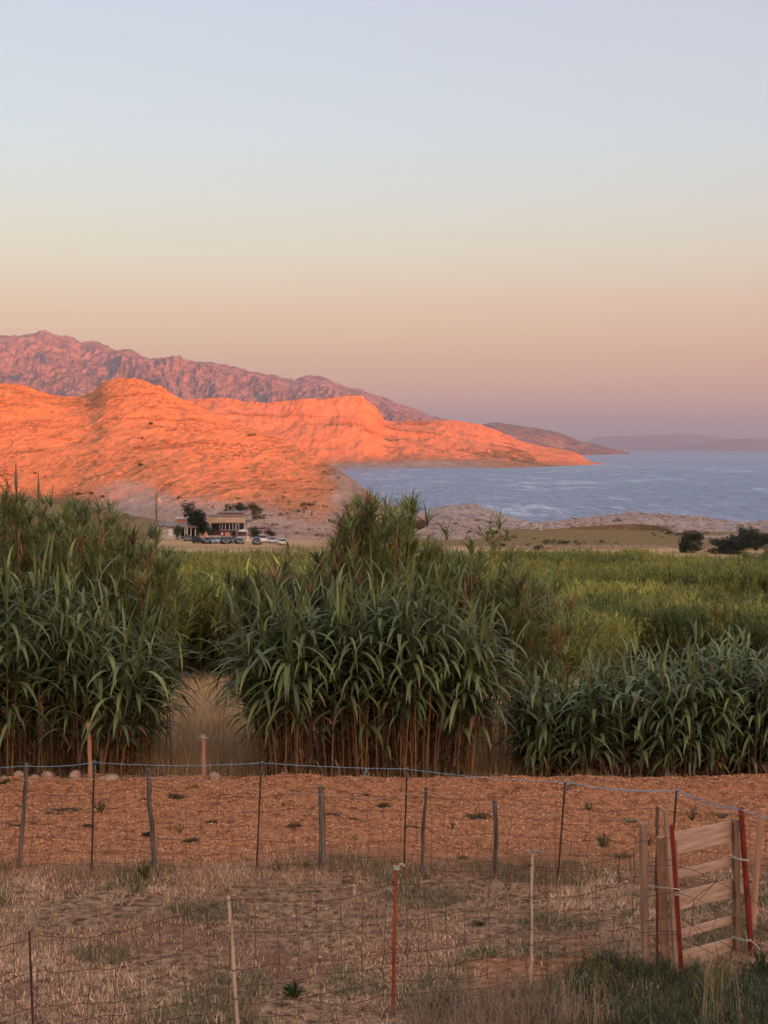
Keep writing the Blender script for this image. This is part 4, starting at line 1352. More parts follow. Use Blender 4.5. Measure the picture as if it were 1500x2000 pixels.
for i, (px_, py_, w_, lab) in enumerate([
        (8, 1529, 22, 'pale rounded stone at the left picture edge on the rim of the red earth'), (36, 1526, 30, 'second pale stone from the left picture edge, on the rim of the red earth'),
        (66, 1527, 28, 'third pale stone from the left picture edge, beside the weathered post'), (92, 1526, 30, 'pale stone just right of the leftmost weathered post top'),
        (148, 1527, 34, 'flat pale stone left of the dark rod at the foot of the left reeds'), (213, 1530, 40, 'broad flat stone right of the dark rod at the foot of the left reeds'),
        (418, 1536, 34, 'reddish lump of rock right of the pink back post with a capped top'), (690, 1546, 24, 'small pale stone at the foot of the middle reed clump'),
        (475, 1713, 9, 'single small white pebble in the dry grass below the red earth')]):
    D_ = CAM_Z * F / (py_ - HOR + 4)
    if py_ > 1700:
        D_ = CAM_Z * F / (py_ - HOR)
    s_ = w_ / F * D_ / 2 * 0.85
    o = obj('stone', stone_mesh(i, s_, s_ * 0.9, s_ * 0.62), M_STONE)
    p_ = P(px_, py_, D_)
    o.location = (p_.x, D_, gz(p_.x, D_) + s_ * 0.12)
    o.rotation_euler = (0, 0, i * 1.3)
    tag(o, lab, 'stone', 'stones on the field')


# ------------------------------------------------------------------ fences
def crooked(p0, p1, k, amp, seed):
    rs = random.Random(seed)
    a, b_ = Vector(p0), Vector(p1)
    return [a.lerp(b_, i / (k - 1)) + Vector((rs.uniform(-amp, amp), rs.uniform(-amp, amp), 0)) * (0 if i in (0,) else 1) for i in range(k)]


def post(parent, name, m, base, top, rad, k=7, amp=0.006, sides=8, seed=0, label=None, taper=0.9):
    base, top = Vector(base), Vector(top)
    pts = crooked(base - (top - base).normalized() * 0.06, top, k, amp, seed)
    rs = random.Random(seed + 5)
    rr = [rad * (1 - (1 - taper) * i / (k - 1)) * rs.uniform(0.93, 1.07) for i in range(k)]
    mb = MB()
    mb.tube([p - base for p in pts], rr, sides)
    me = mb.mesh(name, False)
    o = obj(name, me, m, parent)
    o.location = base - (parent.location if parent is not None else Vector((0, 0, 0)))
    if label:
        o['label'] = label
    return o


def gp(px_, py_, dz=0.0):
    """ground point at a pixel (field level)"""
    D_ = CAM_Z * F / (py_ - HOR)
    p_ = P(px_, py_, D_)
    return Vector((p_.x, D_, gz(p_.x, D_) + dz))


# middle fence: weathered posts and thin rods along the edge of the red earth
ff = thing('field_fence', (0, 16.2, 0), 'wire fence of grey weathered posts and thin dark rods before the red earth', 'fence')
MPOST = [(38, 1706, 52, 1490, 0.024), (302, 1700, 288, 1500, 0.029), (630, 1708, 627, 1536, 0.036), (824, 1716, 831, 1538, 0.019), (969, 1722, 967, 1564, 0.024)]
for i, (bx_, by_, tx_, ty_, r_) in enumerate(MPOST):
    b_ = gp(bx_, by_)
    t_ = P(tx_, ty_, b_.y)
    post(ff, 'post', M_WOODOLD, b_, t_, r_, seed=i, amp=0.008 if i != 1 else 0.014)
# a dark thin post stands between the gate's uprights
b_ = gp(1283, 1745)
post(ff, 'post', M_WOODOLD, b_, P(1284, 1576, b_.y), 0.02, seed=9)
MROD = [(179, 1706, 184, 1484), (501, 1706, 511, 1482), (789, 1716, 795, 1500), (1088, 1733, 1104, 1527), (1306, 1742, 1322, 1543)]
TOPS = []
for i, (bx_, by_, tx_, ty_) in enumerate(MROD):
    b_ = gp(bx_, by_)
    t_ = P(tx_, ty_, b_.y)
    TOPS.append(t_)
    post(ff, 'rod', M_DARKROD, b_, t_, 0.0105, k=4, amp=0.002, sides=6, seed=20 + i, taper=1)


def net(parent, name, line, heights, step, wr, seed, sag=0.03, wob=0.02, m=M_WIRE):
    """woven stock wire along a polyline of ground points"""
    rs = np.random.default_rng(seed)
    L_ = [0.0]
    for a, b_ in zip(line[:-1], line[1:]):
        L_.append(L_[-1] + (b_ - a).length)
    L_ = np.array(L_)
    A = np.array([tuple(p) for p in line])
    s_ = np.arange(0, L_[-1], step)
    Xc = np.interp(s_, L_, A[:, 0])
    Yc = np.interp(s_, L_, A[:, 1])
    Zc = np.interp(s_, L_, A[:, 2])
    # sag between posts
    span = np.searchsorted(L_, s_, side='right') - 1
    span = np.clip(span, 0, len(L_) - 2)
    fr = (s_ - L_[span]) / (L_[span + 1] - L_[span])
    sg = sag * 4 * fr * (1 - fr)
    nh = len(heights)
    G = np.zeros((nh, len(s_), 3))
    for i, h_ in enumerate(heights):
        k = 1.0 if i == nh - 1 else 0.9
        G[i, :, 0] = Xc + rs.normal(0, wob * 0.55, len(s_))
        G[i, :, 1] = Yc + rs.normal(0, wob * 0.8, len(s_)) + 0.04 * np.sin(s_ * 2 + seed)
        G[i, :, 2] = Zc + h_ - sg * (0.4 + h_) + rs.normal(0, wob * 0.42, len(s_)) + 0.02 * np.sin(s_ * 3.1 + i)
    mb = MB()
    # horizontals, resampled between knots for soft bows
    def fine(pts, n_=3):
        t_ = np.linspace(0, len(pts) - 1, (len(pts) - 1) * n_ + 1)
        q = np.stack([np.interp(t_, np.arange(len(pts)), pts[:, w_]) for w_ in range(3)], -1)
        q[1:-1] += rs.normal(0, 0.0035, (len(q) - 2, 3))
        return q
    for i in range(nh):
        q = fine(G[i])
        v, f = tubes(q[None], np.full((1, len(q)), wr * (1.15 if i == nh - 1 else 1.0)), 4, cap=False)
        mb.add(v, f)
    for j in range(len(s_)):
        q = fine(G[:, j], 3)
        q[:, :2] += (0.012 * np.sin(np.linspace(0, 5, len(q)) + j))[:, None]
        v, f = tubes(q[None], np.full((1, len(q)), wr * 0.85), 4, cap=False)
        mb.add(v, f)
        # knots
    return part(name, mb, m, parent, True, 'stuff')


mline = [gp(-260, 1700), gp(38, 1705), gp(302, 1701), gp(630, 1708), gp(824, 1716), gp(969, 1722), gp(1283, 1745), gp(1480, 1762), gp(1700, 1790)]
net(ff, 'wire_mesh', mline, [0.05, 0.18, 0.33, 0.50, 0.68, 0.86], 0.165, 0.0023, 3, 0.05, 0.024)
mb = MB()
pts = [P(38, 1524, 16.2), P(184, 1522, 16.2), P(290, 1518, 16.2), P(420, 1526, 16.2), P(520, 1545, 16.2), P(627, 1552, 16.1), P(730, 1560, 16.0), P(831, 1545, 16.0), P(905, 1560, 15.9), P(967, 1572, 15.9), P(1100, 1596, 15.8), P(1284, 1605, 15.6)]
mb.tube(pts, 0.0028, 4)
part('strand', mb, M_GREYWIRE, ff, True)

# the blue twine over the rods
tw = thing('blue_twine', (0, 16.2, 1.2), 'bright blue twine strung along the tops of the thin rods to the red post', 'twine')


def sagline(a, b_, sag, k=14):
    return [a.lerp(b_, i / (k - 1)) - Vector((0, 0, sag * 4 * (i / (k - 1)) * (1 - i / (k - 1)))) for i in range(k)]


RED_TOP = P(1447, 1578, 13.2)
chain = [P(-300, 1512, 16.3), P(52, 1496, 16.22), P(184, 1489, TOPS[0].y), P(511, 1490, TOPS[1].y), P(795, 1502, TOPS[2].y), P(1104, 1528, TOPS[3].y), P(1322, 1544, TOPS[4].y), P(1447, 1581, 13.2), P(1560, 1606, 13.3)]
for i in range(len(chain) - 1):
    mb = MB()
    mb.tube(sagline(chain[i], chain[i + 1], 0.012 + 0.01 * (i % 3)), 0.0033, 5)
    part('strand', mb, M_BLUE, tw, True)
for a, b_ in ((5, 6), (6, 7)):
    for sg in (0.045,):
        mb = MB()
        mb.tube(sagline(chain[a] + Vector((0, 0, 0.012)), chain[b_] + Vector((0, 0, 0.0)), sg), 0.0035, 5)
        part('strand', mb, M_BLUE, tw, True)
mb = MB()
mb.tube(sagline(chain[6] + Vector((0, 0, 0.01)), P(1447, 1590, 13.2), 0.07), 0.0026, 4)
part('strand', mb, M_GREYWIRE, tw, True)
for i in (2, 3, 4, 5, 6):
    mb = MB()
    c_ = chain[i]
    for q in range(5):
        a_ = q * 1.26
        mb.tube([c_ + Vector((0.012 * math.cos(a_), 0.012 * math.sin(a_), -0.012 + 0.006 * q)), c_ + Vector((0.013 * math.cos(a_ + 1.3), 0.013 * math.sin(a_ + 1.3), -0.008 + 0.006 * q))], 0.005, 5)
    mb.tube([c_, c_ + Vector((0.01, 0, -0.05)), c_ + Vector((0.006, 0, -0.11))], 0.004, 4)
    part('knot', mb, M_BLUE, tw, True)
mb = MB()
c_ = P(716, 1500, 16.1)
mb.tube([c_, c_ + Vector((-0.008, 0, -0.04)), c_ + Vector((-0.03, 0, -0.085))], [0.006, 0.009, 0.005], 5)
part('loose_end', mb, M_BLUE, tw, True)

# pink-brown posts of an older fence against the reeds
for i, (bx_, by_, tx_, ty_, D_, r_, lab) in enumerate([
        (177, 1535, 173, 1412, 20.6, 0.030, 'pinkish wooden post standing in the left reeds beside the dark rod'),
        (398, 1542, 397, 1442, 20.5, 0.031, 'pinkish wooden post with a wired cap, alone in the gap between the reed clumps')]):
    b_ = P(bx_, by_, D_)
    b_.z = gz(b_.x, D_)
    t_ = P(tx_, ty_, D_)
    pr = thing('wooden_post', b_, lab, 'post')
    post(pr, 'shaft', M_WOODPINK, b_, t_, r_, seed=40 + i, sides=8, amp=0.004)
    if i == 1:
        mb = MB()
        mb.tube([t_, t_ + Vector((0, 0, 0.05))], [0.036, 0.030], 8)
        for q in range(6):
            a_ = q
            mb.tube([t_ + Vector((-0.06, -0.02, 0.01 * q - 0.02)), t_ + Vector((0.05 * math.cos(a_), -0.035, 0.01 * q)), t_ + Vector((0.07, 0.0, 0.02 - 0.008 * q))], 0.004, 4)
        part('cap', mb, M_GREYWIRE, pr, True)
        mb = MB()
        for z_ in (-0.28, -0.52):
            mb.tube([t_ + Vector((0.034 * math.cos(a_ * 0.79), 0.034 * math.sin(a_ * 0.79), z_)) for a_ in range(9)], 0.003, 4)
        part('tie', mb, M_GREYWIRE, pr, True)
mb = MB()
of = thing('old_wire', (0, 20.6, 0.7), 'slack bare wire strung behind the red earth through the reeds', 'wire')
for z0, pts_ in ((0, [(-200, 1420), (173, 1432), (397, 1450), (640, 1440), (935, 1446), (1200, 1470), (1560, 1490)]),):
    for a, b_ in zip(pts_[:-1], pts_[1:]):
        mb.tube(sagline(P(a[0], a[1], 20.65), P(b_[0], b_[1], 20.65), 0.05), 0.0013, 4)
part('strand', mb, M_WIRE, of, True)

# near fence
nf = thing('near_fence', (0, 11.8, 0), 'rusty stock-wire fence nearest the viewer, on a dark rod, pale stakes and a rusty pipe', 'fence')


def nline(px_):
    """ground line of the near fence"""
    D_ = float(np.interp(px_, [-300, 58, 447, 772, 1040, 1258], [10.1, 10.8, 11.55, 12.15, 12.6, 13.2]))
    X_ = (px_ - 750) / F * D_
    return Vector((X_, D_, gz(X_, D_)))


b_ = nline(58)
post(nf, 'rod', M_DARKROD, b_, P(57, 1819, b_.y), 0.0085, k=3, amp=0.001, sides=6, seed=50, label='short dark rusty rod at the left end', taper=1)
b_ = nline(462)
post(nf, 'stake', M_STAKE, b_, P(446, 1750, b_.y), 0.0155, k=6, amp=0.003, sides=7, seed=51, label='pale stake leaning slightly left', taper=0.85)
b_ = nline(768)
post(nf, 'pipe', M_RUST, b_, P(773, 1688, b_.y), 0.0165, k=4, amp=0.001, sides=10, seed=52, label='rusty iron pipe with a cord tied on its top', taper=1)
t_ = P(775, 1688, b_.y)
mb = MB()
for q in range(3):
    mb.tube([t_ + Vector((0.024 * math.cos(a_ * 0.9), 0.024 * math.sin(a_ * 0.9), -0.01 - 0.014 * q)) for a_ in range(8)], 0.007, 5)
mb.tube([t_ + Vector((0.01, 0, 0)), t_ + Vector((0.05, -0.01, 0.006)), t_ + Vector((0.065, -0.01, -0.02))], 0.006, 5)
part('cord', mb, M_CORD, nf, True)
mb = MB()
mb.tube([t_ + Vector((-0.025, 0, 0.06)), t_ + Vector((0.0, -0.01, 0.005)), t_ + Vector((0.055, -0.012, -0.03)), t_ + Vector((0.06, -0.01, -0.10)), t_ + Vector((0.085, 0, -0.15))], [0.005, 0.007, 0.005, 0.007, 0.005], 5)
part('bent_iron', mb, M_RUST, nf, True)
b_ = nline(1040)
post(nf, 'stake', M_STAKE, b_, P(1039, 1668, b_.y), 0.0135, k=8, amp=0.005, sides=7, seed=53, label='thin knotty pale stake right of the rusty pipe', taper=0.9)
t_ = P(1041, 1664, b_.y)
mb = MB()
for q in range(9):
    a_ = q * 0.7
    mb.tube([t_, t_ + Vector((0.05 * math.cos(a_), 0.02 * math.sin(a_), 0.012)), t_ + Vector((0.085 * math.cos(a_ + 0.3), 0.03 * math.sin(a_), -0.012))], 0.0035, 4)
part('frayed_tie', mb, M_GREYWIRE, nf, True)
nl = [nline(q) for q in (-300, 58, 455, 770, 1040, 1258)]
net(nf, 'wire_mesh', nl, [0.03, 0.14, 0.26, 0.39, 0.52, 0.79, 1.06], 0.185, 0.0026, 8, 0.05, 0.016)
mb = MB()
for px_, zs in ((455, (0.30, 0.52, 1.06)), (770, (0.26, 0.52, 1.06)), (1040, (0.39, 0.52, 0.79, 1.06))):
    for z_ in zs:
        c_ = nline(px_) + Vector((0, 0, z_))
        mb.tube([c_ + Vector((0.021 * math.cos(a_ * 0.9), 0.021 * math.sin(a_ * 0.9), 0.004 * math.sin(a_ * 3))) for a_ in range(8)], 0.0035, 4)
part('wire_tie', mb, M_WIRE, nf, True, 'stuff')


# ------------------------------------------------------------------ the gate and its posts
def plank(parent, name, m, A, B, h, th, label=None, bev=0.003, down=True, jitter=0.0):
    """a board whose top edge runs from A to B, h high, th thick"""
    A, B = Vector(A), Vector(B)
    L_ = (B - A).length
    d = (B - A).normalized()
    up = Vector((0, 0, 1))
    n_ = d.cross(up).normalized()
    up2 = n_.cross(d).normalized()
    M_ = Matrix((d, n_, up2)).transposed().to_4x4()
    mb = MB()
    mb.box(0, L_, -th / 2, th / 2, -h, 0, bev=bev)
    me = mb.mesh(name, False)
    o = obj(name, me, m, parent)
    o.matrix_local = Matrix.Translation(A - (parent.location if parent else Vector())) @ M_
    if label:
        o['label'] = label
    return o


def beam(parent, name, m, base, top, w, th, yaw=0.0, label=None):
    base, top = Vector(base), Vector(top)
    d = (top - base)
    L_ = d.length
    q = d.to_track_quat('Z', 'Y').to_matrix().to_4x4()
    mb = MB()
    mb.box(-w / 2, w / 2, -th / 2, th / 2, -0.05, L_, bev=0.004)
    me = mb.mesh(name, False)
    o = obj(name, me, m, parent)
    o.matrix_local = Matrix.Translation(base - (parent.location if parent else Vector())) @ q @ Matrix.Rotation(yaw, 4, 'Z')
    if label:
        o['label'] = label
    return o


GL, GR = 13.05, 13.75          # depth of the gate's left and right ends
gate = thing('wooden_gate', (2.75, 13.3, 0), 'wooden gate of five pale boards, wide and narrow in turn, tied between red posts', 'gate')
for i, (ya, yb, ha, lab) in enumerate([(1626, 1602, 43, 'wide top board'), (1700, 1674, 18, 'narrow second board'), (1744, 1716, 36, 'wide middle board with a pale scar'), (1820, 1786, 17, 'narrow fourth board'), (1862, 1830, 42, 'wide bottom board')]):
    A = P(1313, ya, GL)
    B = P(1436, yb, GR)
    plank(gate, 'board', M_BOARD, A, B, ha / F * 13.4, 0.022, lab)
b_ = P(1441, 1884, GR - 0.06)
beam(gate, 'upright', M_UPR, b_, P(1436, 1600, GR - 0.06), 0.080, 0.045, 0.12, 'right upright of the gate')
b_ = P(1330, 1908, GL + 0.03)
beam(gate, 'upright', M_UPR, b_, P(1318, 1640, GL + 0.03), 0.034, 0.03, 0.3)


def single_post(name, label, m, base, top, w, th, yaw, cat='post', round_=0, **kw):
    base = Vector(base)
    r_ = thing(name, base, label, cat)
    if round_:
        post(r_, 'shaft', m, base, top, round_, **kw)
    else:
        beam(r_, 'shaft', m, base, top, w, th, yaw)
    return r_


gp1 = nline(1262)
gp1 = P(1262, 1905, 13.15)
q1 = single_post('gate_post', 'pale square post left of the gate, first from the left', M_UPR, P(1261, 1905, 13.15), P(1256, 1608, 13.15), 0.066, 0.05, 0.4)
q2 = single_post('gate_post', 'thick greyish square post in the middle of the three left of the gate', M_WOODPINK, P(1300, 1900, 13.2), P(1290, 1634, 13.2), 0.070, 0.06, 0.2)
q3 = single_post('gate_post', 'tall pale plank leaning to the left against the red angle iron', M_UPR, P(1322, 1912, 12.95), P(1300, 1581, 12.95), 0.060, 0.032, 0.15)
bt = P(1284, 1860, 13.3)
q4 = single_post('rusty_pipe', 'short rusty pipe standing between the two left gate posts', M_RUST, P(1284, 1905, 13.3), P(1283, 1640, 13.3), 0, 0, 0, 'pipe', round_=0.013, seed=60, amp=0.001, k=4)
# red painted steel
ra = thing('red_angle_iron', P(1331, 1905, 12.98), 'red painted angle iron at the hinge side of the gate', 'post')
mb = MB()
A, B = P(1331, 1905, 12.98), P(1311, 1611, 12.98)
for (dx0, dx1, dy0, dy1) in ((-0.022, 0.022, -0.003, 0.003), (0.016, 0.022, 0.0035, 0.04)):
    v = []
    for p_ in (A, B):
        for (xx, yy) in ((dx0, dy0), (dx1, dy0), (dx0, dy1), (dx1, dy1)):
            v.append((p_.x + xx, p_.y + yy, p_.z))
    f = np.array([[0, 2, 3, 1], [4, 5, 7, 6], [0, 1, 5, 4], [2, 6, 7, 3], [0, 4, 6, 2], [1, 3, 7, 5]])
    mb.add(np.array(v), f)
part('shaft', mb, M_REDPAINT, ra)
rp = P(1468, 1868, 13.62)
single_post('red_pipe_post', 'dark red painted round pipe post at the right side of the gate', M_REDPAINT, rp, P(1447, 1577, 13.62), 0, 0, 0, 'post', round_=0.0265, seed=61, amp=0.0005, k=3, sides=14, taper=1)
single_post('wooden_post', 'round pale wooden pole leaning right, beyond the red post at the right edge', M_WOODPINK, P(1467, 1840, 14.3), P(1488, 1580, 14.3), 0, 0, 0, 'post', round_=0.031, seed=62, amp=0.004, k=6)


def cordthing(label, pts_list, m=M_CORD, rad=0.0042, name='cord'):
    r_ = thing(name, pts_list[0][0], label, 'cord')
    for pts_ in pts_list:
        mb = MB()
        pts2 = []
        A_ = np.array([tuple(p) for p in pts_])
        tt = np.linspace(0, len(pts_) - 1, (len(pts_) - 1) * 5 + 1)
        q = np.stack([np.interp(tt, np.arange(len(pts_)), A_[:, w_]) for w_ in range(3)], -1)
        q[1:-1] = 0.5 * q[1:-1] + 0.25 * (q[:-2] + q[2:])
        mb.tube([Vector(x_) for x_ in q], rad, 6)
        part('loop', mb, m, r_, True)
    return r_


cordthing('pale green cord tying the gate upright to the red pipe, at the second board', [[P(1428, 1671, 13.66), P(1440, 1676, 13.6), P(1455, 1679, 13.56), P(1462, 1680, 13.58)], [P(1429, 1674, 13.66), P(1442, 1679, 13.6), P(1462, 1682, 13.57)]])
cordthing('pale cord tied low round the gate upright and red pipe, one end hanging', [[P(1430, 1829, 13.68), P(1445, 1833, 13.6), P(1458, 1836, 13.56), P(1468, 1835, 13.58)], [P(1430, 1832, 13.68), P(1448, 1837, 13.6), P(1467, 1838, 13.55), P(1478, 1846, 13.5), P(1484, 1855, 13.45)]])
cordthing('pale cord wrapped across the posts left of the gate at mid height', [[P(1267, 1729, 13.1), P(1280, 1732, 13.1), P(1296, 1734, 13.0), P(1312, 1735, 12.9), P(1327, 1737, 12.88), P(1331, 1743, 12.9)], [P(1318, 1744, 12.9), P(1328, 1743, 12.88), P(1332, 1747, 12.9)], [P(1318, 1748, 12.9), P(1327, 1748, 12.88)]])
# wires tied round the three posts
mb = MB()
wt = thing('post_wires', P(1300, 1700, 12.9), 'thin rusty wires wound round the group of posts left of the gate', 'wire')
for (x0_, x1_, yy, D_) in ((1240, 1266, 1643, 13.08), (1294, 1308, 1637, 12.92), (1296, 1314, 1680, 12.92), (1302, 1320, 1762, 12.92), (1246, 1330, 1820, 12.90), (1262, 1340, 1826, 12.90)):
    mb.tube([P(x0_, yy + 2, D_), P((x0_ + x1_) / 2, yy - 1, D_ - 0.03), P(x1_, yy, D_)], 0.003, 4)
part('loop', mb, M_WIRE, wt, True, 'stuff')

# sagging old netting hung in front of the gate
gm = thing('loose_netting', (2.9, 12.7, 0), 'rusty sagging wire netting hanging across the front of the gate', 'wire netting')
mb = MB()
rows_ = [[(1258, 1690), (1318, 1690), (1360, 1702), (1400, 1722), (1440, 1742), (1480, 1765), (1540, 1800)],
         [(1258, 1752), (1322, 1742), (1350, 1752), (1395, 1770), (1440, 1792), (1485, 1812), (1540, 1840)],
         [(1258, 1800), (1325, 1790), (1352, 1805), (1392, 1830), (1430, 1850), (1480, 1872), (1540, 1900)],
         [(1258, 1850), (1328, 1832), (1355, 1842), (1400, 1868), (1440, 1886), (1490, 1905), (1540, 1930)],
         [(1330, 1785), (1355, 1770), (1385, 1735), (1400, 1722)], [(1352, 1772), (1356, 1759), (1352, 1805), (1345, 1830)],
         [(1395, 1770), (1420, 1760), (1440, 1748)], [(1397, 1772), (1396, 1800), (1390, 1828)], [(1352, 1805), (1362, 1822), (1368, 1850)],
         [(1390, 1828), (1400, 1850), (1405, 1885)], [(1343, 1862), (1350, 1880), (1345, 1905)], [(1440, 1792), (1442, 1820), (1430, 1850)], [(1330, 1755), (1345, 1765), (1352, 1759), (1365, 1748), (1395, 1725)],
         [(1480, 1765), (1487, 1790), (1482, 1812), (1488, 1850), (1480, 1872)], [(1440, 1845), (1470, 1828), (1505, 1812)]]
for r_ in rows_:
    A_ = np.array([tuple(P(x_, y_, 12.80 - 0.0005 * (x_ - 1258))) for x_, y_ in r_])
    tt = np.linspace(0, len(r_) - 1, (len(r_) - 1) * 4 + 1)
    q = np.stack([np.interp(tt, np.arange(len(r_)), A_[:, w_]) for w_ in range(3)], -1)
    q[1:-1] += rng.normal(0, 0.003, (len(q) - 2, 3))
    v, f = tubes(q[None], np.full((1, len(q)), 0.0024), 4, cap=False)
    mb.add(v, f)
part('wire_mesh', mb, M_WIRE, gm, True, 'stuff')


# ------------------------------------------------------------------ weeds
def weed(label, px_, py_, w_px, h_px, nst, nleaf, col, leaf=(0.03, 0.010), name='weed', cat='weed', group=None, spread=1.0, up=(40, 85), stemcol=(0.12, 0.11, 0.05), D_=None, stiff=0.4):
    if D_ is None:
        D_ = CAM_Z * F / (py_ - HOR)
    b_ = P(px_, py_, D_)
    b_.z = gz(b_.x, D_)
    H = h_px / F * D_
    W = w_px / F * D_ / 2
    root = thing(name, b_, label, cat, group)
    st, lf = MB(), MB()
    for i in range(nst):
        a = rng.uniform(0, 2 * math.pi)
        rr_ = rng.random() ** 0.6
        h = H * rng.uniform(0.6, 1.0) * (1 - 0.35 * rr_)
        ex, ey = W * rr_ * math.cos(a) * spread, W * rr_ * math.sin(a) * spread
        pth = np.stack([ex * 0.15 + ex * 0.85 * np.linspace(0, 1, 5) ** (0.9 + stiff), ey * 0.15 + ey * 0.85 * np.linspace(0, 1, 5), h * np.linspace(0, 1, 5) - 0.01], -1)
        pth += rng.normal(0, 0.004, pth.shape)
        v, f = tubes(pth[None], np.linspace(0.0025, 0.0012, 5)[None], 3, cap=False)
        st.add(v + np.array(b_), f, np.tile([stemcol], (len(v), 1)))
        k = nleaf
        ts = rng.uniform(0.15, 1, k)
        bs = np.stack([np.interp(ts, np.linspace(0, 1, 5), pth[:, q]) for q in range(3)], -1)
        e0 = rng.uniform(R(up[0]), R(up[1]), k)
        v, f, per = strips(bs + np.array(b_), rng.uniform(0, 6.28, k), e0, e0 - rng.uniform(R(10), R(60), k), leaf[0] * rng.uniform(0.6, 1.3, k), leaf[1] * rng.uniform(0.7, 1.2, k), 2)
        cl = np.repeat(np.array(col)[None] * rng.uniform(0.6, 1.4, (k, 1)), per, axis=0)
        lf.add(v, f, cl)
    part('stems', st, M_CANE, root, True, 'stuff')
    part('leaves', lf, M_GRASS, root, False, 'stuff')
    return root


G1 = (0.095, 0.110, 0.040)
G2 = (0.050, 0.085, 0.030)
G3 = (0.10, 0.12, 0.055)
weed('upright leafy green weed at the foot of the second weathered post', 284, 1728, 34, 52, 14, 34, G1, (0.026, 0.014))
weed('small yellow-green weed leaning just left of the upright one', 264, 1752, 24, 30, 9, 24, (0.11, 0.105, 0.045), (0.018, 0.008))
weed('sparse spreading weed, left of two, before the third weathered post', 545, 1712, 40, 38, 10, 16, (0.12, 0.115, 0.05), (0.022, 0.010), spread=1.3)
weed('sparse spreading weed, right of two, before the third weathered post', 590, 1710, 38, 36, 11, 16, (0.12, 0.12, 0.045), (0.022, 0.010), spread=1.3)
weed('spiky green weed on the red earth by the leftmost dark rod', 196, 1588, 44, 34, 20, 22, G1, (0.03, 0.007), D_=18.9)
weed('bushy grey-green weed on the red earth left of the gate posts', 1178, 1663, 34, 34, 22, 26, (0.085, 0.11, 0.055), (0.028, 0.008))
weed('faint dry green weed on the red earth right of the second weathered post', 351, 1632, 26, 22, 10, 18, (0.15, 0.12, 0.06), (0.02, 0.007))
weed('small dry green weed between the two right weathered posts', 884, 1626, 20, 22, 9, 18, (0.13, 0.11, 0.055), (0.02, 0.007))
weed('tiny green weed left of the third weathered post', 554, 1584, 12, 12, 7, 12, G1, (0.02, 0.007))
weed('grey-green weed near the rim of the red earth above the bushy weed', 1150, 1594, 26, 26, 12, 18, (0.11, 0.12, 0.06), (0.022, 0.008))
weed('tall grey weed behind the top of the gate', 1352, 1603, 30, 38, 16, 22, (0.10, 0.115, 0.06), (0.025, 0.009), D_=18.6)
weed('low green weed behind the right end of the top board', 1411, 1600, 30, 20, 14, 20, (0.085, 0.11, 0.05), (0.025, 0.009), D_=18.6)
weed('green weed seen between the two left gate posts', 1264, 1655, 26, 26, 12, 20, (0.08, 0.10, 0.045), (0.025, 0.008))
weed('low dark green juniper-like shrub in the foreground, right of the left pale stake', 572, 1962, 52, 36, 40, 46, (0.045, 0.080, 0.028), (0.022, 0.007), name='low_shrub', cat='shrub')
weed('small dark green tuft in the middle of the trodden grass', 938, 1815, 26, 12, 14, 24, (0.06, 0.085, 0.03), (0.022, 0.006), name='grass_tuft', cat='tuft')
weed('dark ragged weed under the rusty pipe', 862, 1990, 40, 44, 16, 20, (0.07, 0.055, 0.03), (0.03, 0.006), name='dry_weed')
MATS = [(130, 1586, 95, 'dark mat of weed, largest on the red earth, left of the spiky weed'), (26, 1614, 46, 'dark weed mat at the left edge beside the leftmost post'), (10, 1546, 22, 'small dark weed mat below the stones at the left edge'),
        (285, 1573, 36, 'dark weed mat touching the left of the second weathered post'), (345, 1564, 44, 'dark weed mat right of the second weathered post top'), (413, 1612, 28, 'little dark weed mat between the second post and the second rod'),
        (173, 1616, 30, 'thin dark weed streak below the spiky weed'), (288, 1637, 26, 'dark weed mat at mid height of the second weathered post'), (372, 1651, 40, 'dark weed mat on the lower red earth right of the second post'),
        (575, 1630, 40, 'dark weed mat low on the red earth left of the third post'), (650, 1601, 40, 'dark weed mat touching the right of the third post'), (690, 1612, 60, 'long dark weed streak right of the third post'), (750, 1580, 34, 'dark weed mat just left of the third rod'),
        (805, 1627, 36, 'dark weed mat right of the third rod foot'), (932, 1605, 60, 'long dark weed mat touching the left of the rightmost weathered post'), (905, 1684, 26, 'dark weed tuft low before the rightmost weathered post'),
        (1236, 1614, 60, 'broad green weed mat behind the leftmost gate post'), (1115, 1694, 44, 'pale green grass tuft at the foot of the fourth rod'), (1215, 1680, 50, 'dry green grass streak left of the leftmost gate post'), (715, 1564, 18, 'tiny dark weed under the rim stones of the middle clump')]
for px_, py_, w_, lab in MATS:
    D_ = CAM_Z * F / (py_ - HOR)
    b_ = P(px_, py_, D_)
    b_.z = gz(b_.x, D_)
    W = w_ / F * D_ / 2
    k = int(90 + w_ * 9)
    a = rng.uniform(0, 6.28, k)
    rr_ = np.sqrt(rng.random(k)) * (0.55 + 0.45 * rng.random(k))
    x = b_.x + W * rr_ * np.cos(a)
    y = b_.y + W * 0.75 * rr_ * np.sin(a)
    z = ground_z(x, y)
    v, f, per = strips(np.stack([x, y, z], -1), rng.uniform(0, 6.28, k), rng.uniform(R(10), R(65), k), rng.uniform(R(-20), R(20), k), rng.uniform(0.02, 0.055, k), rng.uniform(0.004, 0.009, k), 2)
    base = np.array([0.055, 0.060, 0.030]) if 'green' not in lab else np.array([0.09, 0.10, 0.045])
    cl = np.repeat(base[None] * rng.uniform(0.6, 1.5, (k, 1)), per, axis=0)
    me = mesh_np('weed_mat', v - np.array(b_), f, cl, False)
    o = obj('weed_mat', me, M_GRASS)
    o.location = b_
    tag(o, lab, 'weed', 'low weeds on the red earth')

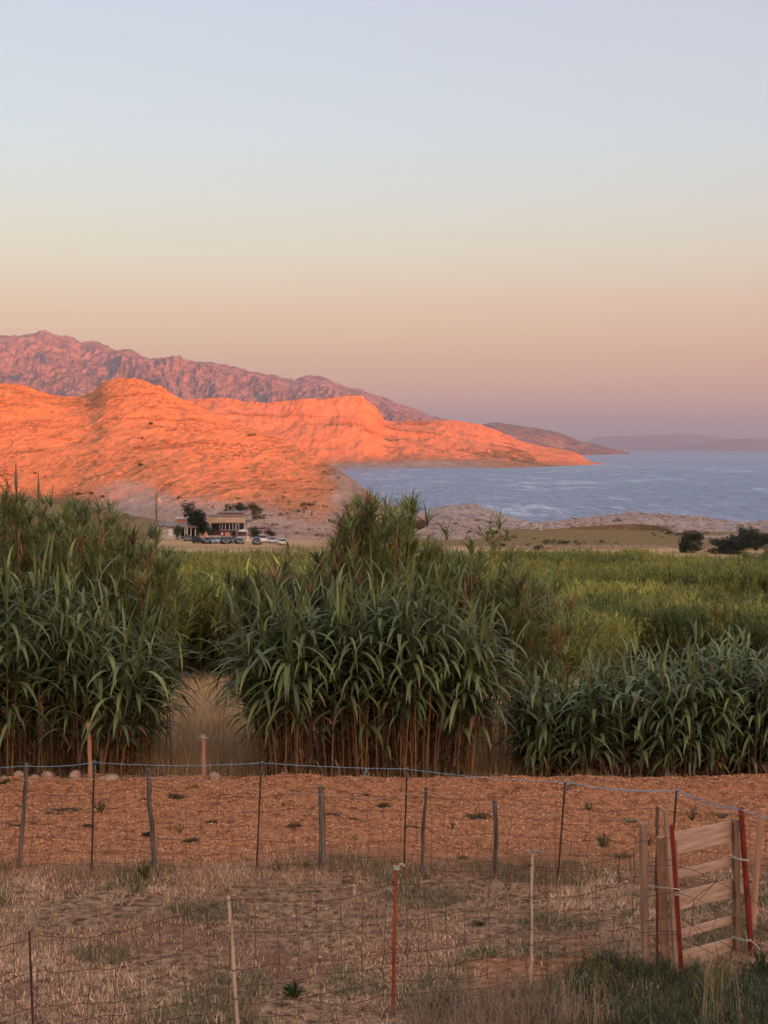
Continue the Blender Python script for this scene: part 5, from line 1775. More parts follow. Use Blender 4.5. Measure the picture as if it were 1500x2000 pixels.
# dark rank grass and weeds in the bottom right corner, wild oats on its left flank
def rank(name, n, fun, hfun, w, colr, area, droop=(30, 120), e0=(60, 88)):
    x = rng.uniform(area[0], area[1], n)
    y = rng.uniform(area[2], area[3], n)
    k = fun(x, y) > rng.random(n)
    x, y = x[k], y[k]
    n = len(x)
    z = ground_z(x, y) - 0.01
    e_ = rng.uniform(R(e0[0]), R(e0[1]), n)
    v, f, per = strips(np.stack([x, y, z], -1), rng.uniform(0, 6.28, n), e_, e_ - rng.uniform(R(droop[0]), R(droop[1]), n), hfun(x, y) * rng.uniform(0.5, 1.2, n), w * rng.uniform(0.6, 1.4, n), 4)
    return obj(name, mesh_np(name, v, f, np.repeat(colr(x, y), per, axis=0), False), M_GRASS, kind='stuff')


def cornerf(x, y):
    px_ = x / y * F + 750
    lim = np.interp(px_, [850, 1000, 1080, 1180, 1300, 1400, 1450, 1560], [1990, 1955, 1925, 1898, 1905, 1915, 1925, 1905])
    Dl = CAM_Z * F / (lim - HOR)
    return sstep(0.25, -0.05, y - Dl + 0.25 * fbm(x, y, 0.5, 2, 131)) * 1.0


rank('rank_green_weeds', 15000, lambda x, y: cornerf(x, y) * sstep(1.15, 1.6, x + 0.2 * fbm(x, y, 0.4, 2, 133)), lambda x, y: 0.20 + 0.10 * fbm(x, y, 0.4, 2, 132), 0.0085,
     lambda x, y: np.array([[0.050, 0.068, 0.030]]) * (0.5 + 1.0 * rng.random((len(x), 1))) + np.array([[0.10, 0.085, 0.03]]) * (rng.random((len(x), 1)) < 0.12), (1.0, 4.2, 10.2, 13.6))
rank('wild_oat_grass', 8000, lambda x, y: cornerf(x, y) * sstep(1.75, 1.2, x), lambda x, y: 0.24 + 0.08 * fbm(x, y, 0.4, 2, 132), 0.0045,
     lambda x, y: np.array([[0.27, 0.19, 0.125]]) * (0.45 + 0.8 * rng.random((len(x), 1))), (0.2, 1.9, 10.2, 12.9), (30, 100), (50, 85))
# pale seed husks hanging on the oats
k = 170
pxs = np.concatenate([rng.uniform(1090, 1200, 110), rng.uniform(880, 1100, 35), rng.uniform(1370, 1430, 25)])
pys = np.concatenate([rng.uniform(1895, 1990, 110), rng.uniform(1930, 2000, 35), rng.uniform(1855, 1900, 25)])
bs = np.array([tuple(P(a_, b__, 11.7)) for a_, b__ in zip(pxs, pys)])
v, f, per = strips(bs, rng.normal(2.6, 0.4, k), rng.uniform(R(-70), R(-20), k), rng.uniform(R(-80), R(-40), k), rng.uniform(0.020, 0.034, k), 0.0055, 2)
mbh = MB()
mbh.add(v, f, np.tile([[0.66, 0.58, 0.50]], (len(v), 1)))
# hair-thin stalks reaching each husk from the ground
gb = np.stack([bs[:, 0] + rng.normal(0, 0.06, k), bs[:, 1] + rng.normal(0, 0.05, k), np.zeros(k)], -1)
gb[:, 2] = ground_z(gb[:, 0], gb[:, 1])
mid_ = 0.45 * gb + 0.55 * bs + np.array([0, 0, 0.05])
mid_[:, 2] = np.maximum(mid_[:, 2], bs[:, 2] * 0.8 + 0.03)
v, f = tubes(np.stack([gb, mid_, bs], 1), np.full((k, 3), 0.0011), 3, cap=False)
mbh.add(v, f, np.tile([[0.36, 0.27, 0.18]], (len(v), 1)))
part('oat_husks', mbh, M_GRASS, None, False, 'stuff')
weed('tall feathery yellow-green fennel in front of the bottom board of the gate', 1400, 1968, 110, 130, 22, 60, (0.16, 0.16, 0.05), (0.035, 0.0035), name='fennel', cat='weed', stemcol=(0.15, 0.14, 0.06), D_=12.3)
weed('thin dark twiggy weed rising left of the gate posts', 1172, 1955, 40, 120, 5, 22, (0.10, 0.095, 0.05), (0.02, 0.004), name='twiggy_weed', D_=12.3, stemcol=(0.075, 0.05, 0.035))
weed('branching dark dry weed beside the first gate post', 1212, 1950, 56, 105, 8, 18, (0.09, 0.07, 0.04), (0.02, 0.004), name='twiggy_weed', D_=12.4, stemcol=(0.075, 0.05, 0.035))
weed('leafy green weed at the right edge behind the red pipe', 1490, 1885, 70, 60, 24, 30, (0.06, 0.09, 0.035), (0.04, 0.010), name='weed', D_=13.0)

# pale gravel of the path by the gate
m_ = simple('pale_gravel', (0.24, 0.185, 0.155), (0.40, 0.33, 0.28), 14, 0.95, 0.6, 40, 0.02)
px_ = np.linspace(1400, 1640, 24)
pa, pb = [], []
xs_, ys_ = np.meshgrid(np.linspace(2.45, 4.2, 60), np.linspace(11.9, 13.1, 40))
edge = np.minimum(np.minimum(xs_ - 2.45, 4.2 - xs_) * 1.2, np.minimum(ys_ - 11.9, 13.1 - ys_) * 1.6)
zs_ = ground_z(xs_, ys_) + 0.018 * sstep(0.0, 0.35, edge + 0.12 * fbm(xs_, ys_, 0.4, 3, 141)) - 0.012 + 0.006 * fbm(xs_, ys_, 0.08, 2, 142)
obj('path', grid_mesh('path', xs_, ys_, zs_), m_, kind='structure')


# ------------------------------------------------------------------ the beach restaurant and what stands round it
M_WALLW = simple('white_render', (0.46, 0.40, 0.35), (0.58, 0.52, 0.46), 0.8, 0.9)
M_SIGNW = simple('sign_white', (0.72, 0.72, 0.70))
M_SIGNB = simple('sign_blue', (0.16, 0.30, 0.34))
M_ROOFG = simple('grey_roof', (0.16, 0.14, 0.135), (0.24, 0.21, 0.20), 0.8, 0.8)
M_FASC = simple('stone_fascia', (0.36, 0.25, 0.17), (0.58, 0.44, 0.32), 1.2, 0.9, 0.4, 4, 0.05)
M_DARK = simple('bay_shade_dark', (0.012, 0.013, 0.016))  # near-black colour standing in for the shade inside the bays
M_GLASS = simple('window_glass', (0.02, 0.03, 0.05), rough=0.15, spec=0.6)
M_CREAM = simple('cream_paint', (0.60, 0.54, 0.46))
M_ORANGE = simple('orange_panel', (0.46, 0.20, 0.10), (0.52, 0.26, 0.14), 1.0)
M_TERR = simple('terrace_stone', (0.34, 0.24, 0.19), (0.48, 0.36, 0.29), 0.9, 0.95, 0.3, 3, 0.05)
M_CANV = simple('canvas', (0.55, 0.47, 0.40), (0.62, 0.55, 0.48), 2.0)
M_MAROON = simple('maroon_canvas', (0.09, 0.035, 0.03))
M_STEEL = simple('painted_steel', (0.45, 0.43, 0.40), rough=0.5)


def pbox(x0, x1, y0, y1, D_, depth, mb=None, off=0.0):
    """box filling pixel rectangle at depth D_ (front face), going back `depth` metres"""
    a = P(x0, y1, D_ + off)
    b_ = P(x1, y0, D_ + off)
    mb = mb or MB()
    mb.box(a.x, b_.x, D_ + off, D_ + off + depth, a.z, b_.z)
    return mb


BD = 404.0
rb = thing('restaurant', P(440, 1051, BD + 4), 'beach restaurant with a tan stone fascia over a row of tall dark windows', 'restaurant')
part('wall', pbox(412, 479, 1021.5, 1050, BD, 8, off=0.6), M_WALLW, rb)
part('fascia', pbox(405, 479, 1009, 1021, BD, 9.4, off=-0.6), M_FASC, rb)
part('roof', pbox(404, 480, 1007.2, 1009, BD, 9.8, off=-0.8), M_ROOFG, rb)
part('upper_wall', pbox(428, 474, 1002.5, 1007.1, BD, 5, off=5.0), M_ORANGE, rb)
part('upper_roof', pbox(424, 478, 1000, 1002.4, BD, 6.5, off=4.2), M_ROOFG, rb)
for i, (a, b__) in enumerate([(430, 433.5), (434.6, 439.5), (441, 447.5), (449, 454), (455.6, 459.6), (461.0, 466), (467.2, 476)]):
    w_ = part('window', pbox(a, b__, 1022.5, 1034.5, BD, 0.06, off=0.5), M_GLASS, rb)
for a in (434.0, 440.2, 448.2, 454.8, 460.2, 466.6, 477.5):
    part('column', pbox(a - 0.45, a + 0.45, 1021, 1036, BD, 0.14, off=0.1), M_CREAM, rb)
part('side_roof', pbox(479.5, 492, 1016, 1019.5, BD, 5, off=1.0), M_ROOFG, rb)
for a in (482, 487):
    part('column', pbox(a - 0.5, a + 0.5, 1019.5, 1046, BD, 0.3, off=1.2), M_FASC, rb)
part('bay_shade', pbox(413.5, 428.5, 1023, 1036, BD, 0.06, off=0.5), M_DARK, rb)  # thin dark panel on the wall, painted as shade of an opening
part('terrace_wall', pbox(412, 480, 1036, 1047, BD, 0.5, off=-1.0), M_MAROON, rb)
ta = thing('terrace', P(430, 1056, 392), 'pale stone terrace with a low wall in front of the restaurant', 'terrace')
part('floor', pbox(385, 505, 1051.8, 1056, 391, 13, off=0), M_TERR, ta)
part('low_wall', pbox(390, 432, 1046, 1052, 396, 0.5, off=0), M_TERR, ta)
part('low_wall', pbox(478, 530, 1053.5, 1058, 389, 0.4, off=0), M_CREAM, ta)
la = thing('low_building', P(330, 1052, 398), 'low white building with a flat grey roof and a blue lettered sign', 'building')
part('wall', pbox(296, 352, 1028.5, 1052, 398, 7), M_WALLW, la)
mb = MB()
a0, a1, a2, a3 = P(300, 1028, 397), P(386, 1030.5, 397), P(384, 1023, 405), P(312, 1021.5, 405)
v = np.array([tuple(q) for q in (a0, a1, a2, a3)] + [tuple(q + Vector((0, 0, 0.35))) for q in (a0, a1, a2, a3)])
mb.add(v, np.array([[0, 3, 2, 1], [4, 5, 6, 7], [0, 1, 5, 4], [1, 2, 6, 5], [2, 3, 7, 6], [3, 0, 4, 7]]))
part('roof', mb, M_ROOFG, la)
part('chimney_block', pbox(342, 363, 1014.5, 1023, 404, 3), M_ORANGE, la)
part('block_cap', pbox(341, 366, 1011.5, 1014.4, 403.6, 3.6), M_STEEL, la)
part('bay_shade', pbox(353, 384, 1032, 1047, 402, 0.1), M_DARK, la)  # dark sheet behind the columns, shade put into its colour
for a in (361, 366, 373, 381.5):
    part('column', pbox(a - 0.8, a + 0.8, 1030, 1048, 398, 0.3), M_CREAM, la)
part('door', pbox(329, 337, 1034, 1046, 397.9, 0.06), M_SIGNW, la)
sg = part('sign', pbox(298, 326, 1029.8, 1036.2, 397.7, 0.2), M_SIGNW, la)
mb = MB()
for a in (300.5, 304, 307.5, 311, 316, 319.5, 323):
    for (u0, u1, v0, v1) in ((0, 0.7, 0, 3.6), (1.7, 2.3, 0, 3.6), (0.7, 1.7, 0, 0.8), (0.7, 1.7, 2.8, 3.6) if a not in (307.5, 319.5) else (0.7, 1.7, 1.5, 2.2)):
        pbox(a + u0, a + u1, 1031.2 + v0, 1031.2 + v1, 397.66, 0.03, mb)
part('lettering', mb, M_SIGNB, la, kind='stuff')
part('arch_frame', pbox(327, 343, 1046, 1056, 394, 0.3), M_WALLW, la)


def small_thing(name, label, cat, px_, py_, D_, build, group=None):
    b_ = P(px_, py_, D_)
    r_ = thing(name, b_, label, cat, group)
    build(r_, b_)
    return r_


def b_parasol(r_, b_):
    mb = MB()
    mb.tube([b_, b_ + Vector((0, 0, 2.3))], 0.04, 6)
    part('pole', mb, M_STEEL, r_)
    mb = MB()
    mb.tube([b_ + Vector((0, 0, 1.75)), b_ + Vector((0, 0, 2.1)), b_ + Vector((0, 0, 2.35))], [1.45, 0.8, 0.03], 8)
    part('canopy', mb, M_CANV, r_)


small_thing('parasol', 'pale parasol on the terrace below the right windows', 'parasol', 475, 1051, 395, b_parasol)


def b_tent(r_, b_):
    mb = MB()
    mb.tube([b_, b_ + Vector((0, 0, 0.7)), b_ + Vector((0, 0, 1.9))], [1.1, 0.75, 0.03], 6)
    part('cover', mb, M_ORANGE, r_)


small_thing('conical_cover', 'small tan conical cover on the forecourt beside the dark tree', 'cover', 402.5, 1053, 393, b_tent)


def b_kiosk(r_, b_):
    mb = MB()
    mb.box(b_.x - 0.65, b_.x + 0.65, b_.y - 0.4, b_.y + 0.4, b_.z, b_.z + 1.5)
    part('body', mb, M_ORANGE, r_)
    mb = MB()
    mb.box(b_.x - 0.75, b_.x + 0.75, b_.y - 0.5, b_.y + 0.5, b_.z + 1.503, b_.z + 1.65)
    part('top', mb, M_FASC, r_)


small_thing('kiosk', 'small orange kiosk in front of the restaurant terrace', 'kiosk', 445, 1053, 394, b_kiosk)


def b_pole(h):
    def f_(r_, b_):
        mb = MB()
        mb.tube([b_, b_ + Vector((0, 0, h))], [0.07, 0.05], 6)
        part('pole', mb, M_STEEL, r_)
        mb = MB()
        mb.tube([b_ + Vector((0, 0, h)), b_ + Vector((0.7, 0, h + 0.12))], [0.06, 0.10], 5)
        part('lamp_head', mb, M_STEEL, r_)
    return f_


small_thing('lamp_post', 'thin pale lamp post beside the low building', 'lamp post', 364, 1053, 392, b_pole(5.6))
small_thing('lamp_post', 'thin pale mast before the right windows of the restaurant', 'lamp post', 462.5, 1054, 392, b_pole(4.0))
small_thing('lamp_post', 'tall thin mast behind the restaurant roof', 'lamp post', 445, 1010, 414, b_pole(3.4))


def b_awn(r_, b_):
    mb = MB()
    for dx in (-1.9, 1.9):
        mb.tube([b_ + Vector((dx, 0, 0)), b_ + Vector((dx, 0, 2.0))], 0.05, 5)
    part('poles', mb, M_STEEL, r_)
    mb = MB()
    mb.box(b_.x - 2.3, b_.x + 2.5, b_.y - 1.2, b_.y + 1.2, b_.z + 2.0, b_.z + 2.25)
    part('canopy', mb, M_MAROON, r_)


small_thing('shade_canopy', 'dark maroon shade canopy right of the restaurant at the foot of the rocks', 'canopy', 509, 1047, 408, b_awn)


# trees and shrubs by the sea
def foliage_blob(blobs, n, size, col):
    """many leaf faces filling a few ellipsoids; blobs: (centre, rx, ry, rz)"""
    w = np.array([b_[1] * b_[2] * b_[3] for b_ in blobs])
    w = w / w.sum()
    idx = rng.choice(len(blobs), n, p=w)
    d = rng.normal(0, 1, (n, 3))
    d /= np.linalg.norm(d, axis=1, keepdims=True)
    r_ = 0.4 + 0.85 * rng.random((n, 1)) ** 0.9
    Cc = np.array([tuple(b_[0]) for b_ in blobs])[idx]
    Rr = np.array([b_[1:4] for b_ in blobs])[idx]
    p = Cc + d * Rr * r_
    a = rng.normal(0, 1, (n, 3))
    a /= np.linalg.norm(a, axis=1, keepdims=True)
    b2 = np.cross(a, rng.normal(0, 1, (n, 3)))
    b2 /= np.linalg.norm(b2, axis=1, keepdims=True)
    s_ = size * rng.uniform(0.6, 1.4, (n, 1))
    v = np.stack([p - a * s_, p + b2 * s_ * 0.5, p + a * s_, p - b2 * s_ * 0.5], 1).reshape(-1, 3)
    f = np.arange(n * 4).reshape(n, 4)
    cl = np.repeat(np.array(col)[None] * rng.uniform(0.55, 1.5, (n, 1)), 4, axis=0)
    return v, f, cl


def tree(name, label, px_, py_, D_, w_px, h_px, n, col, size=0.22, trunk=0.12, cat='tree', group=None, lobes=7, low=0.25):
    b_ = P(px_, py_, D_)
    W = w_px / F * D_ / 2
    H = h_px / F * D_
    r_ = thing(name, b_, label, cat, group)
    mb = MB()
    blobs = []
    mb.tube([b_ - Vector((0, 0, 0.3)), b_ + Vector((0.05, 0, H * 0.35)), b_ + Vector((0, 0, H * 0.75))], [trunk, trunk * 0.8, trunk * 0.35], 6)
    for i in range(lobes):
        a = i * 2.4
        q = rng.uniform(0.15, 0.66)
        c_ = b_ + Vector((W * q * math.cos(a), W * q * math.sin(a) * 0.8, H * rng.uniform(low + 0.06, 0.84)))
        blobs.append((c_, W * rng.uniform(0.30, 0.55), W * rng.uniform(0.35, 0.55), H * rng.uniform(0.14, 0.28)))
        mb.tube([b_ + Vector((0, 0, H * 0.25)), (b_ + Vector((0, 0, H * 0.3))).lerp(c_, 0.6), c_], [trunk * 0.5, trunk * 0.3, 0.02], 5)
    part('trunk', mb, M_TRUNK, r_)
    v, f, cl = foliage_blob(blobs, n, size, col)
    mb2 = MB()
    mb2.add(v, f, cl)
    part('crown', mb2, M_GRASS, r_)
    return r_


M_TRUNK = simple('bark', (0.08, 0.055, 0.04), (0.13, 0.095, 0.07), 3)
tree('pine_tree', 'dark spreading pine beside the restaurant, tallest tree there', 388, 1048, 399, 56, 50, 2600, (0.022, 0.032, 0.016), 0.30, 0.22, lobes=11)
tree('pine_tree', 'thin dark pine top rising behind the larger pine', 369, 1040, 409, 34, 62, 1300, (0.035, 0.045, 0.022), 0.22, 0.12, lobes=12, low=0.3)
tree('olive_tree', 'small round grey-green tree in front of the low building', 347.5, 1059, 389, 22, 34, 1100, (0.070, 0.085, 0.050), 0.18, 0.12, lobes=8, low=0.35)
tree('shrub', 'dark rounded bush under the left windows of the restaurant', 409, 1050, 398, 26, 22, 800, (0.045, 0.055, 0.032), 0.18, 0.06, cat='shrub', low=0.1)
tree('shrub', 'green bush on the terrace between the kiosk and the parasol', 457, 1053, 393, 18, 18, 500, (0.055, 0.065, 0.032), 0.15, 0.05, cat='shrub', low=0.1)
tree('shrub', 'dark bush right of the restaurant behind the white van', 497, 1054, 398, 26, 28, 900, (0.040, 0.050, 0.028), 0.18, 0.06, cat='shrub', low=0.1)
tree('shrub', 'grey-green bush at the left corner of the low white building', 297, 1056, 393, 26, 26, 900, (0.06, 0.07, 0.04), 0.18, 0.05, cat='shrub', low=0.0)
tree('shrub', 'low dark hedge bush between the black car and the dark parked row', 380, 1058, 388, 20, 12, 500, (0.045, 0.055, 0.03), 0.16, 0.05, cat='shrub', low=0.0)
tree('shrub', 'dusty bush on the slope right of the maroon canopy', 528, 1046, 402, 26, 16, 700, (0.07, 0.065, 0.04), 0.18, 0.05, cat='shrub', low=0.0)
tree('tamarisk', 'olive tamarisk behind the restaurant roof, leaning right', 470, 1006, 424, 36, 24, 1100, (0.075, 0.080, 0.035), 0.2, 0.08, low=0.3)
tree('shrub', 'olive scrub on the slope behind the restaurant roof', 449, 1004, 420, 34, 20, 1000, (0.10, 0.085, 0.035), 0.2, 0.05, cat='shrub', low=0.0)
tree('shrub', 'olive scrub running down the slope right of the tamarisk', 496, 1010, 428, 34, 26, 1000, (0.095, 0.085, 0.035), 0.2, 0.05, cat='shrub', low=0.0)
for (px_, py_, D_, w_, h_, lab) in [(1352, 1077, 340, 46, 38, 'dark ragged bush left of the pair before the shore rocks, its top open'), (1336, 1075, 343, 16, 34, 'small upright dark bush at the left end of the seaside bushes'), (1410, 1079, 336, 42, 24, 'low dark bush just right of the gap in the stone wall'),
                                    (1440, 1080, 334, 50, 32, 'dense dark bush second from the right edge by the shore rocks'), (1478, 1081, 332, 52, 38, 'tall dark bush beside the right edge by the shore rocks'), (1515, 1082, 331, 50, 36, 'dark bush cut by the right edge of the picture'), (1462, 1068, 350, 40, 34, 'dark bush on the rocks behind the dense seaside bushes')]:
    tree('shrub', lab, px_, py_, D_, w_ * 1.25, h_ * 1.1, int(900 + w_ * 40), (0.040, 0.047, 0.028), 0.20, 0.06, cat='shrub', low=0.02, lobes=10)


def hill_at(px_, py_, D_guess):
    return P(px_, py_, D_guess)


def hill_hit(px_, py_):
    """walk a sight line until it meets the near hill"""
    j = int(round((px_ + 700) / 1530 * 899))
    zl = CAM_Z - (py_ - HOR) / F * HD[:, j]
    q = np.nonzero(HZ[:270, j] > zl[:270])[0]
    i = int(q[0]) if len(q) else 200
    return Vector((HX[i, j], HD[i, j], HZ[i, j]))


for px_, py_, w_, lab in [(296, 830, 9, 'lone dark bush high on the orange hillside'), (276, 910, 10, 'lone dark bush low on the orange hillside'), (152, 968, 12, 'dark bush at the foot of the hill, left of the shadow line'), (178, 966, 10, 'dark bush beside another at the foot of the hill'),
                          (350, 975, 10, 'dark bush on the shaded rocks above the low building'), (200, 972, 8, 'small dark bush on the shaded foot of the hill')]:
    h_ = hill_hit(px_, py_)
    W = w_ / F * h_.y / 2
    r_ = thing('shrub', h_, lab, 'shrub')
    blobs = [(h_ + Vector((W * 0.4 * math.cos(a_), 0, W * 0.35 + 0.1 * a_)), W * 0.6, W * 0.6, W * 0.42) for a_ in range(4)]
    v, f, cl = foliage_blob(blobs, 260, W * 0.22, (0.045, 0.040, 0.022))
    mb2 = MB()
    mb2.add(v, f, cl)
    part('crown', mb2, M_GRASS, r_)
    mb2 = MB()
    mb2.tube([h_ - Vector((0, 0, 0.3)), h_ + Vector((0, 0, W * 0.5))], 0.08, 5)
    part('trunk', mb2, M_TRUNK, r_)

# scattered scrub on the slopes and fields, and broken rock at the foot of the hills: nobody could count either
def surf(Xs, Ds, Zs, n, i0, i1, fun=None):
    i = rng.integers(i0, i1, n)
    j = rng.integers(2, Xs.shape[1] - 2, n)
    a_, b_ = rng.random(n), rng.random(n)
    def bl(A_):
        return (A_[i, j] * (1 - a_) + A_[i + 1, j] * a_) * (1 - b_) + (A_[i, j + 1] * (1 - a_) + A_[i + 1, j + 1] * a_) * b_
    p_ = np.stack([bl(Xs), bl(Ds), bl(Zs)], -1)
    if fun is not None:
        p_ = p_[fun(p_) > rng.random(n)]
    return p_


def rubble(name, pts_, size, m_):
    n = len(pts_)
    s_ = size * np.exp(rng.normal(0, 0.5, n))
    v = oct_v[None] * (1 + 0.6 * (rng.random((n, 6, 3)) - 0.5))
    v = v * np.array([1.2, 1.0, 0.8]) * s_[:, None, None] + pts_[:, None, :]
    f8 = np.array([[0, 1, 4], [1, 2, 4], [2, 3, 4], [3, 0, 4], [1, 0, 5], [2, 1, 5], [3, 2, 5], [0, 3, 5]])
    f = f8[None] + (np.arange(n) * 6)[:, None, None]
    return obj(name, mesh_np(name, v.reshape(-1, 3), f.reshape(-1, 3), np.tile([[0, 0, 1.0]], (n * 6, 1)), False), m_, kind='stuff')  # blue channel gives hill rubble the same painted shade grey


def clump(p_):
    return sstep(-0.1, 0.35, fbm(p_[:, 0], p_[:, 1] * 0.4, 26, 4, 151))


rubble('rock_rubble', np.concatenate([surf(HX, HD, HZ, 15000, 2, 75, lambda p_: clump(p_) * (p_[:, 0] / p_[:, 1] * F + 750 > 330)), surf(HX, HD, HZ, 6000, 2, 40, lambda p_: 1.0 * (p_[:, 0] / p_[:, 1] * F + 750 > 300))]), 0.24, M_HILL)
rubble('shore_rubble', surf(SHX, SHD, SHZ, 14000, 2, 128, clump), 0.38, M_SHORE)
p1 = surf(HX, HD, HZ, 1500, 2, 250, lambda p_: 0.12 + 0.88 * sstep(0.2, 0.45, fbm(p_[:, 0], p_[:, 1] * 0.4, 60, 3, 152)))
p2 = surf(SHX, SHD, SHZ, 260, 2, 110)
xg = rng.uniform(-110, 110, 2600)
yg = rng.uniform(340, 600, 2600)
kk = (np.abs(xg) < 0.27 * yg) & (fbm(xg, yg * 0.4, 14, 3, 153) > 0.1) & ~((np.abs(xg + 36) < 34) & (yg < 412)) & ((xg < 0) | (yg < 440))
p3 = np.stack([xg[kk], yg[kk], ground_z(xg[kk], yg[kk])], -1)
pp = np.concatenate([p1, p2, p3])
ns_ = len(pp)
rad_ = np.concatenate([np.full(len(p1), 0.55), np.full(len(p2), 0.4), np.full(len(p3), 0.42)]) * np.exp(rng.normal(0, 0.45, ns_))
kf = 26
dd_ = rng.normal(0, 1, (ns_, kf, 3))
dd_ /= np.linalg.norm(dd_, axis=2, keepdims=True)
dd_[..., 2] = np.abs(dd_[..., 2])
cc_ = pp[:, None, :] + dd_ * rad_[:, None, None] * np.array([1.2, 1.0, 0.7]) * rng.uniform(0.5, 1.1, (ns_, kf, 1))
a_ = rng.normal(0, 1, (ns_, kf, 3))
b2_ = rng.normal(0, 1, (ns_, kf, 3))
sz_ = (rad_ * 0.30)[:, None, None]
v = np.stack([cc_ - a_ * sz_ * 0.6, cc_ + b2_ * sz_ * 0.5, cc_ + a_ * sz_ * 0.6, cc_ - b2_ * sz_ * 0.5], 2).reshape(-1, 3)
cl = np.repeat(np.array([[0.075, 0.062, 0.030]]) * rng.uniform(0.5, 1.5, (ns_, 1)), kf * 4, axis=0)
obj('scrub', mesh_np('scrub', v, np.arange(len(v)).reshape(-1, 4), cl, False), M_GRASS, kind='stuff')

# dry stone walls across the right pasture
M_WALLST = simple('dry_stone', (0.24, 0.185, 0.15), (0.42, 0.34, 0.29), 2.0, 0.9)
for lab, keys in (('low pale dry-stone wall crossing the pasture in front of the olive slope', [(1010, 1071, 356), (1080, 1070, 358), (1150, 1068, 360), (1220, 1068, 360), (1290, 1067, 361), (1345, 1067, 361)]),
                  ('short pale dry-stone wall in the gap between the dark bushes', [(1358, 1071, 352), (1395, 1072, 350), (1440, 1076, 343)])):
    mb = MB()
    pts_ = [P(a, b_, c_) for a, b_, c_ in keys]
    L_ = np.concatenate([[0], np.cumsum([(b_ - a).length for a, b_ in zip(pts_[:-1], pts_[1:])])])
    A_ = np.array([tuple(p) for p in pts_])
    for s_ in np.arange(0, L_[-1], 0.55):
        x = np.interp(s_, L_, A_[:, 0])
        y = np.interp(s_, L_, A_[:, 1])
        if vn(np.array([s_ / 5]), np.array([0.5]), 5)[0] < 0.28:
            continue
        z = gz(x, y)
        for lv in range(2 if rng.random() < 0.7 else 1):
            w_ = rng.uniform(0.2, 0.36)
            mb.box(x - w_, x + w_, y - 0.25, y + 0.25, z - 0.1 + lv * 0.36, z + 0.24 + lv * 0.36 + rng.uniform(0, 0.1), Matrix.Translation((x, y, z)) @ Matrix.Rotation(rng.normal(0, 0.12), 4, 'Y') @ Matrix.Translation((-x, -y, -z)))
    wl = thing('dry_stone_wall', pts_[0], lab, 'wall')
    part('stones', mb, M_WALLST, wl, kind='stuff')

# ------------------------------------------------------------------ cars
M_TYRE = simple('tyre', (0.015, 0.015, 0.016))
M_CARGL = simple('car_glass', (0.02, 0.025, 0.03), rough=0.1, spec=0.7)
M_LAMP = simple('car_lamp', (0.75, 0.75, 0.72), rough=0.2)
M_PLATE = simple('number_plate', (0.7, 0.7, 0.68))


def loft_sections(secs):
    """secs: list of (y, [(x,z)...]) rings -> verts, quads with end caps as fans of quads"""
    n = len(secs[0][1])
    v = np.array([[x, y, z] for y, r_ in secs for x, z in r_])
    f = []
    for i in range(len(secs) - 1):
        for j in range(n):
            j2 = (j + 1) % n
            f.append([i * n + j, i * n + j2, (i + 1) * n + j2, (i + 1) * n + j])
    for o_ in (0, (len(secs) - 1) * n):
        for j in range(0, n // 2 - 1):
            f.append([o_ + j, o_ + j + 1, o_ + n - 2 - j, o_ + n - 1 - j])
    return v, np.array(f)


def car_proto(kind):
    h = {'car': 1.0, 'suv': 1.14, 'van': 1.3}[kind]
    root = bpy.data.objects.new('parked_car', None)
    COL.objects.link(root)

    def ring(w, z0, z1, r=0.12):
        return [(-w + r, z0), (w - r, z0), (w, z0 + r), (w, z1 - r), (w - r, z1), (-w + r, z1), (-w, z1 - r), (-w, z0 + r)]
    secs = [(-2.10, ring(0.78, 0.38, 0.66 * h)), (-2.0, ring(0.86, 0.28, 0.76 * h)), (-1.2, ring(0.89, 0.26, 0.92 * h)), (-0.4, ring(0.90, 0.26, 0.97 * h)), (0.9, ring(0.90, 0.26, 0.98 * h)), (1.9, ring(0.88, 0.28, 0.98 * h)), (2.10, ring(0.80, 0.38, 0.85 * h))]
    mb = MB()
    mb.add(*loft_sections(secs))
    body = obj('body', mb.mesh('body', False), None, root)
    g0 = -0.95 if kind != 'van' else -1.45
    secs = [(g0, ring(0.78, 0.90 * h, 0.95 * h, 0.02)), (g0 + 0.62, ring(0.68, 0.90 * h, 1.38 * h, 0.1)), (1.2, ring(0.66, 0.90 * h, 1.42 * h, 0.1)), (1.95, ring(0.74, 0.90 * h, 0.99 * h, 0.03))]
    mb = MB()
    mb.add(*loft_sections(secs))
    obj('windows', mb.mesh('windows', False), M_CARGL, root)
    mb = MB()
    mb.box(-0.64, 0.64, g0 + 0.70, 1.18, 1.40 * h, 1.44 * h, bev=0.01)
    roof = obj('roof', mb.mesh('roof'), None, root)
    wm = None
    for x in (-0.80, 0.80):
        for y in (-1.35, 1.35):
            if wm is None:
                mb = MB()
                mb.tube([(-0.11, 0, 0), (0.11, 0, 0)], 0.32, 12)
                mb.tube([(0.11, 0, 0), (-0.11, 0, 0)], 0.32, 12)
                wm = mb.mesh('wheel', False)
            w_ = obj('wheel', wm, M_TYRE, root)
            w_.location = (x, y, 0.32)
    hm = None
    for x in (-0.62, 0.62):
        if hm is None:
            mb = MB()
            mb.box(-0.17, 0.17, -0.03, 0.03, -0.07, 0.07, bev=0.01)
            hm = mb.mesh('headlight')
        l_ = obj('headlight', hm, M_LAMP, root)
        l_.location = (x, -2.10, 0.60 * h)
    mb = MB()
    mb.box(-0.26, 0.26, -2.15, -2.12, 0.42, 0.53)
    obj('number_plate', mb.mesh('number_plate'), M_PLATE, root)
    return root


def copy_tree(o, parent=None):
    c_ = o.copy()
    COL.objects.link(c_)
    c_.parent = parent
    for ch in list(o.children):
        copy_tree(ch, c_)
    return c_


